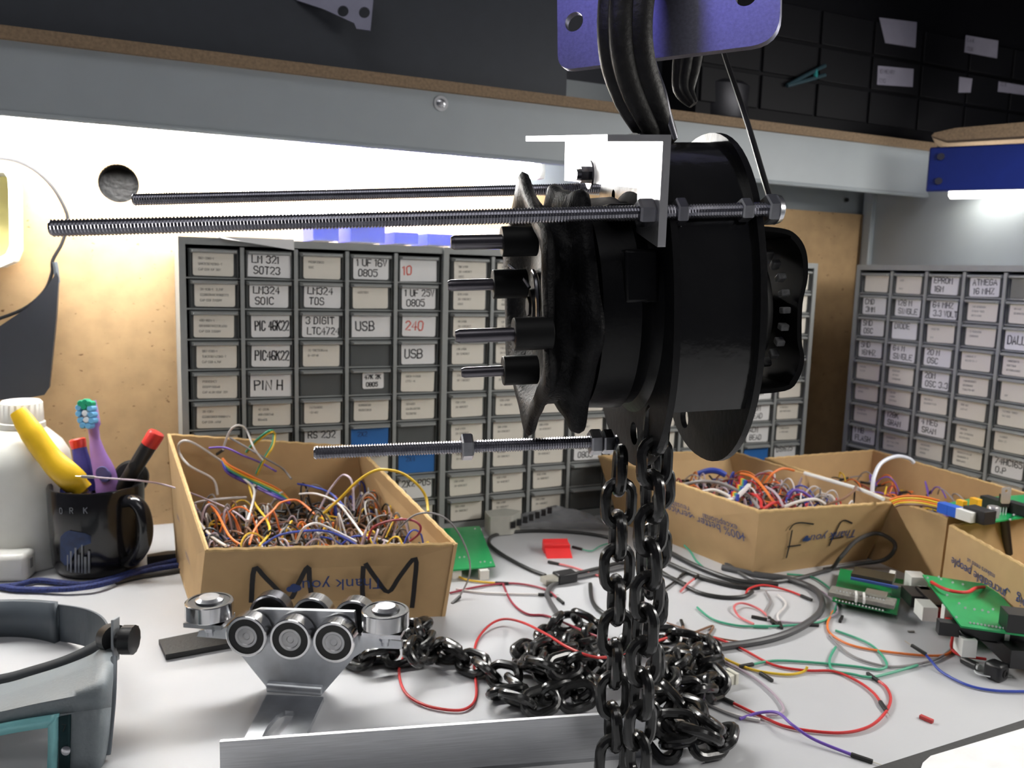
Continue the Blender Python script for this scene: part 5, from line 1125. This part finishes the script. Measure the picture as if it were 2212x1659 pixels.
M().tube(smooth_path([T(2068, 1342, .036), T(2082, 1372, .03), T(2140, 1385, .024), T(2230, 1395, .022)], 6), .0012, 7).build('dark_lead', wm('black'), g4)
# board lying on the boxes
g5, e, f = board('component_board', 'green circuit board full of components lying on top of the two right hand boxes', ((2008, 1094), (2118, 1130), (2250, 1112), (2250, 1066), (2100, 1076)), .086)
blue_t = mat('blue_terminal', srgb(44, 98, 206), .35)
comp(g5, 'blue_terminal', 2043, 1098, .086, (.013, .011, .011), e, f, blue_t); comp(g5, 'blue_terminal', 2062, 1104, .086, (.013, .011, .011), e, f, blue_t)
ylw = mat('yellow_capacitor', srgb(246, 178, 36), .4)
comp(g5, 'yellow_capacitor', 2077, 1090, .086, (.009, .007, .010), e, f, ylw); comp(g5, 'yellow_capacitor', 2107, 1088, .086, (.010, .007, .012), e, f, ylw, lift=.004)
comp(g5, 'white_connector', 2088, 1113, .086, (.019, .010, .011), e, f, white_pl); comp(g5, 'black_relay', 2115, 1112, .086, (.026, .017, .014), e, f, black_pl)
M().lathe([(0, .0062), (.011, .0062), (.012, .0055), (.012, .001)], T(2144, 1117, .086), Z3, 24).build('capacitor', mat('cap_aluminium', (.5, .48, .48), .35, .7), g5)
comp(g5, 'black_chip', 2150, 1088, .086, (.030, .012, .012), e, f, black_pl); comp(g5, 'black_chip', 2205, 1100, .086, (.03, .012, .012), e, f, black_pl)
p = T(2166, 1112, .086); rg = M().box(p + Z3*.016, (.010, .004, .014), (CR, _fh, Z3)).build('regulator', black_pl, g5)
M().prism(rrect(.010, .018, .002), p + Z3*.022 - _fh*.0025, CR, Z3, -.0012, holes=[circ(.0017, 14, 0, .005)]).build('heat_tab', mat('heat_tab_metal', (.75, .75, .75), .35, .9), rg)
for k in (-1, 0, 1): M().tube([p + CR*(k*.003), p + CR*(k*.003) + Z3*.010], .0007, 6).build('lead', solder, rg)
for (x, y) in ((2150, 1078), (2180, 1085), (2190, 1112), (2172, 1100), (2123, 1122), (2182, 1122)): M().cyl(T(x, y, .086), T(x, y, .090), .0012, n=8).build('solder_post', solder, g5)
M().cyl(T(2170, 1120, .084), T(2178, 1195, .040), .0045, n=14).build('standoff', black_pl, g5)
GO = 'orange and yellow wires running to the component board'
for k, (c, dy) in enumerate((('orange', 0), ('yellow', 5), ('orange', 10), ('yellow', 14), ('brown', 18))):
    wire('%s wire of the flat bundle feeding the component board, %s' % (c, ('top strand', 'second strand', 'third strand', 'fourth strand', 'lowest strand')[k]), c, [(1922 + k*3, 1080 + dy*.8, .086), (1950, 1072 + dy, .09), (1990, 1073 + dy, .09), (2030, 1082 + dy, .088)], group=GO, r=.0013)
# buzzer, capacitor, chips, connector
bz = thing('buzzer', 'small black cube buzzer lying near the right edge of the bench', 'buzzer', T(2150, 1455))
bu = (CR*.85 + _fh*.5); bu.z = 0; bu.normalize()
p = T(2152, 1448, .008); M().box(p, (.015, .015, .015), (bu, Z3.cross(bu), Z3)).build('buzzer_body', black_pl, bz, bevel=.003)
M().lathe([(0, .0035), (.0006, .0035), (.0006, .002), (-.001, .002)], p - Z3.cross(bu)*.0076, -Z3.cross(bu), 18).build('sound_hole', mat('deep_black', (.003, .003, .003), .6), bz)
M().tube(smooth_path([p - bu*.008 - Z3*.004, T(2112, 1456, .003), T(2105, 1448, .004)], 5), .0006, 6).build('wire_leg', solder, bz)
M().tube([p + bu*.008 - Z3*.006, T(2186, 1462, .001)], .0005, 6).build('wire_leg', solder, bz)
ca, cb = T(2078, 1424, .004), T(2112, 1440, .004)
cp = thing('electrolytic_capacitor', 'small dark cylindrical capacitor lying left of the buzzer', 'capacitor', ca); M().cyl(ca, cb, .0034, n=18, bev=.0006).build('can', mat('cap_sleeve', (.03, .03, .032), .35), cp)
M().cyl(cb, cb + (cb - ca)*.12, .0028, n=18).build('bare_end', solder, cp); M().tube([ca, ca + Z3*.030 + CR*.001], .0005, 6).build('lead', mat('dark_lead', (.03, .03, .03), .4), cp)
a = T(1990, 1548, .0015); d = (T(2006, 1555, .0015) - a).normalized(); tag(M().box(a + d*.004, (.010, .0035, .0028), (d, Z3.cross(d), Z3)).build('red_chip', mat('red_chip', srgb(176, 56, 56), .5), bevel=.0004), 'tiny red chip lying alone at the front right of the bench', 'chip')
tag(M().box(T(1968, 1364, .001), (.006, .002, .0015), (CR, _fh, Z3)).build('wire_scrap', mat('grey_scrap', srgb(140, 138, 134), .5)), 'tiny grey wire scrap left of the board stack', 'scrap')
a = T(1562, 1468, .004); tag(M().box(a, (.016, .010, .009), (bu, Z3.cross(bu), Z3)).box(a + bu*.010, (.004, .012, .011), (bu, Z3.cross(bu), Z3)).build('white_connector', mat('cream_plastic', srgb(222, 220, 206), .45), bevel=.0008), 'cream plastic connector poking out at the right of the chain heap', 'connector')
# panel at the front right corner
q = [T(1838, 1672, .012), T(2260, 1538, .012), T(2420, 1700, .012), T(2000, 1900, .012)]
pan = thing('rimmed_panel', 'white panel with a thick dark rounded rim at the front right corner', 'panel', V((q[0].x, q[0].y, 0)))
o = q[0]; l2 = lambda p: ((p - o).x, (p - o).y)
M().prism([l2(p) for p in q], o - Z3*.012, X3, Y3, .0115).build('panel_base', mat('rim_rubber', srgb(62, 62, 62), .6, bump=.2, scale=300), pan, bevel=.003)
w_ = [T(1985, 1675, .0125), T(1993, 1652, .0125), T(2010, 1637, .0125), T(2300, 1550, .0125), T(2400, 1700, .0125), T(2080, 1830, .0125)]; o2 = w_[0]
M().prism([((p - o2).x, (p - o2).y) for p in w_], o2 - Z3*.001, X3, Y3, .0025).build('white_face', mat('white_face', srgb(240, 240, 240), .3), pan, bevel=.0008)

# thin cord hanging behind the hoist
sp = smooth_path([C(1490, -70, .64), C(1545, 60, .62), C(1572, 140, .59), C(1603, 230, .55), (C(1625, 300, .52)), C(1650, 385, .487), C(1664, 430, .472)], 6)
tag(M().tube(sp, .0018, 8).build('hanging_cable', mat('cable_black', (.02, .02, .02), .4)), 'thin black cord hanging down behind the right side of the hoist', 'cord')
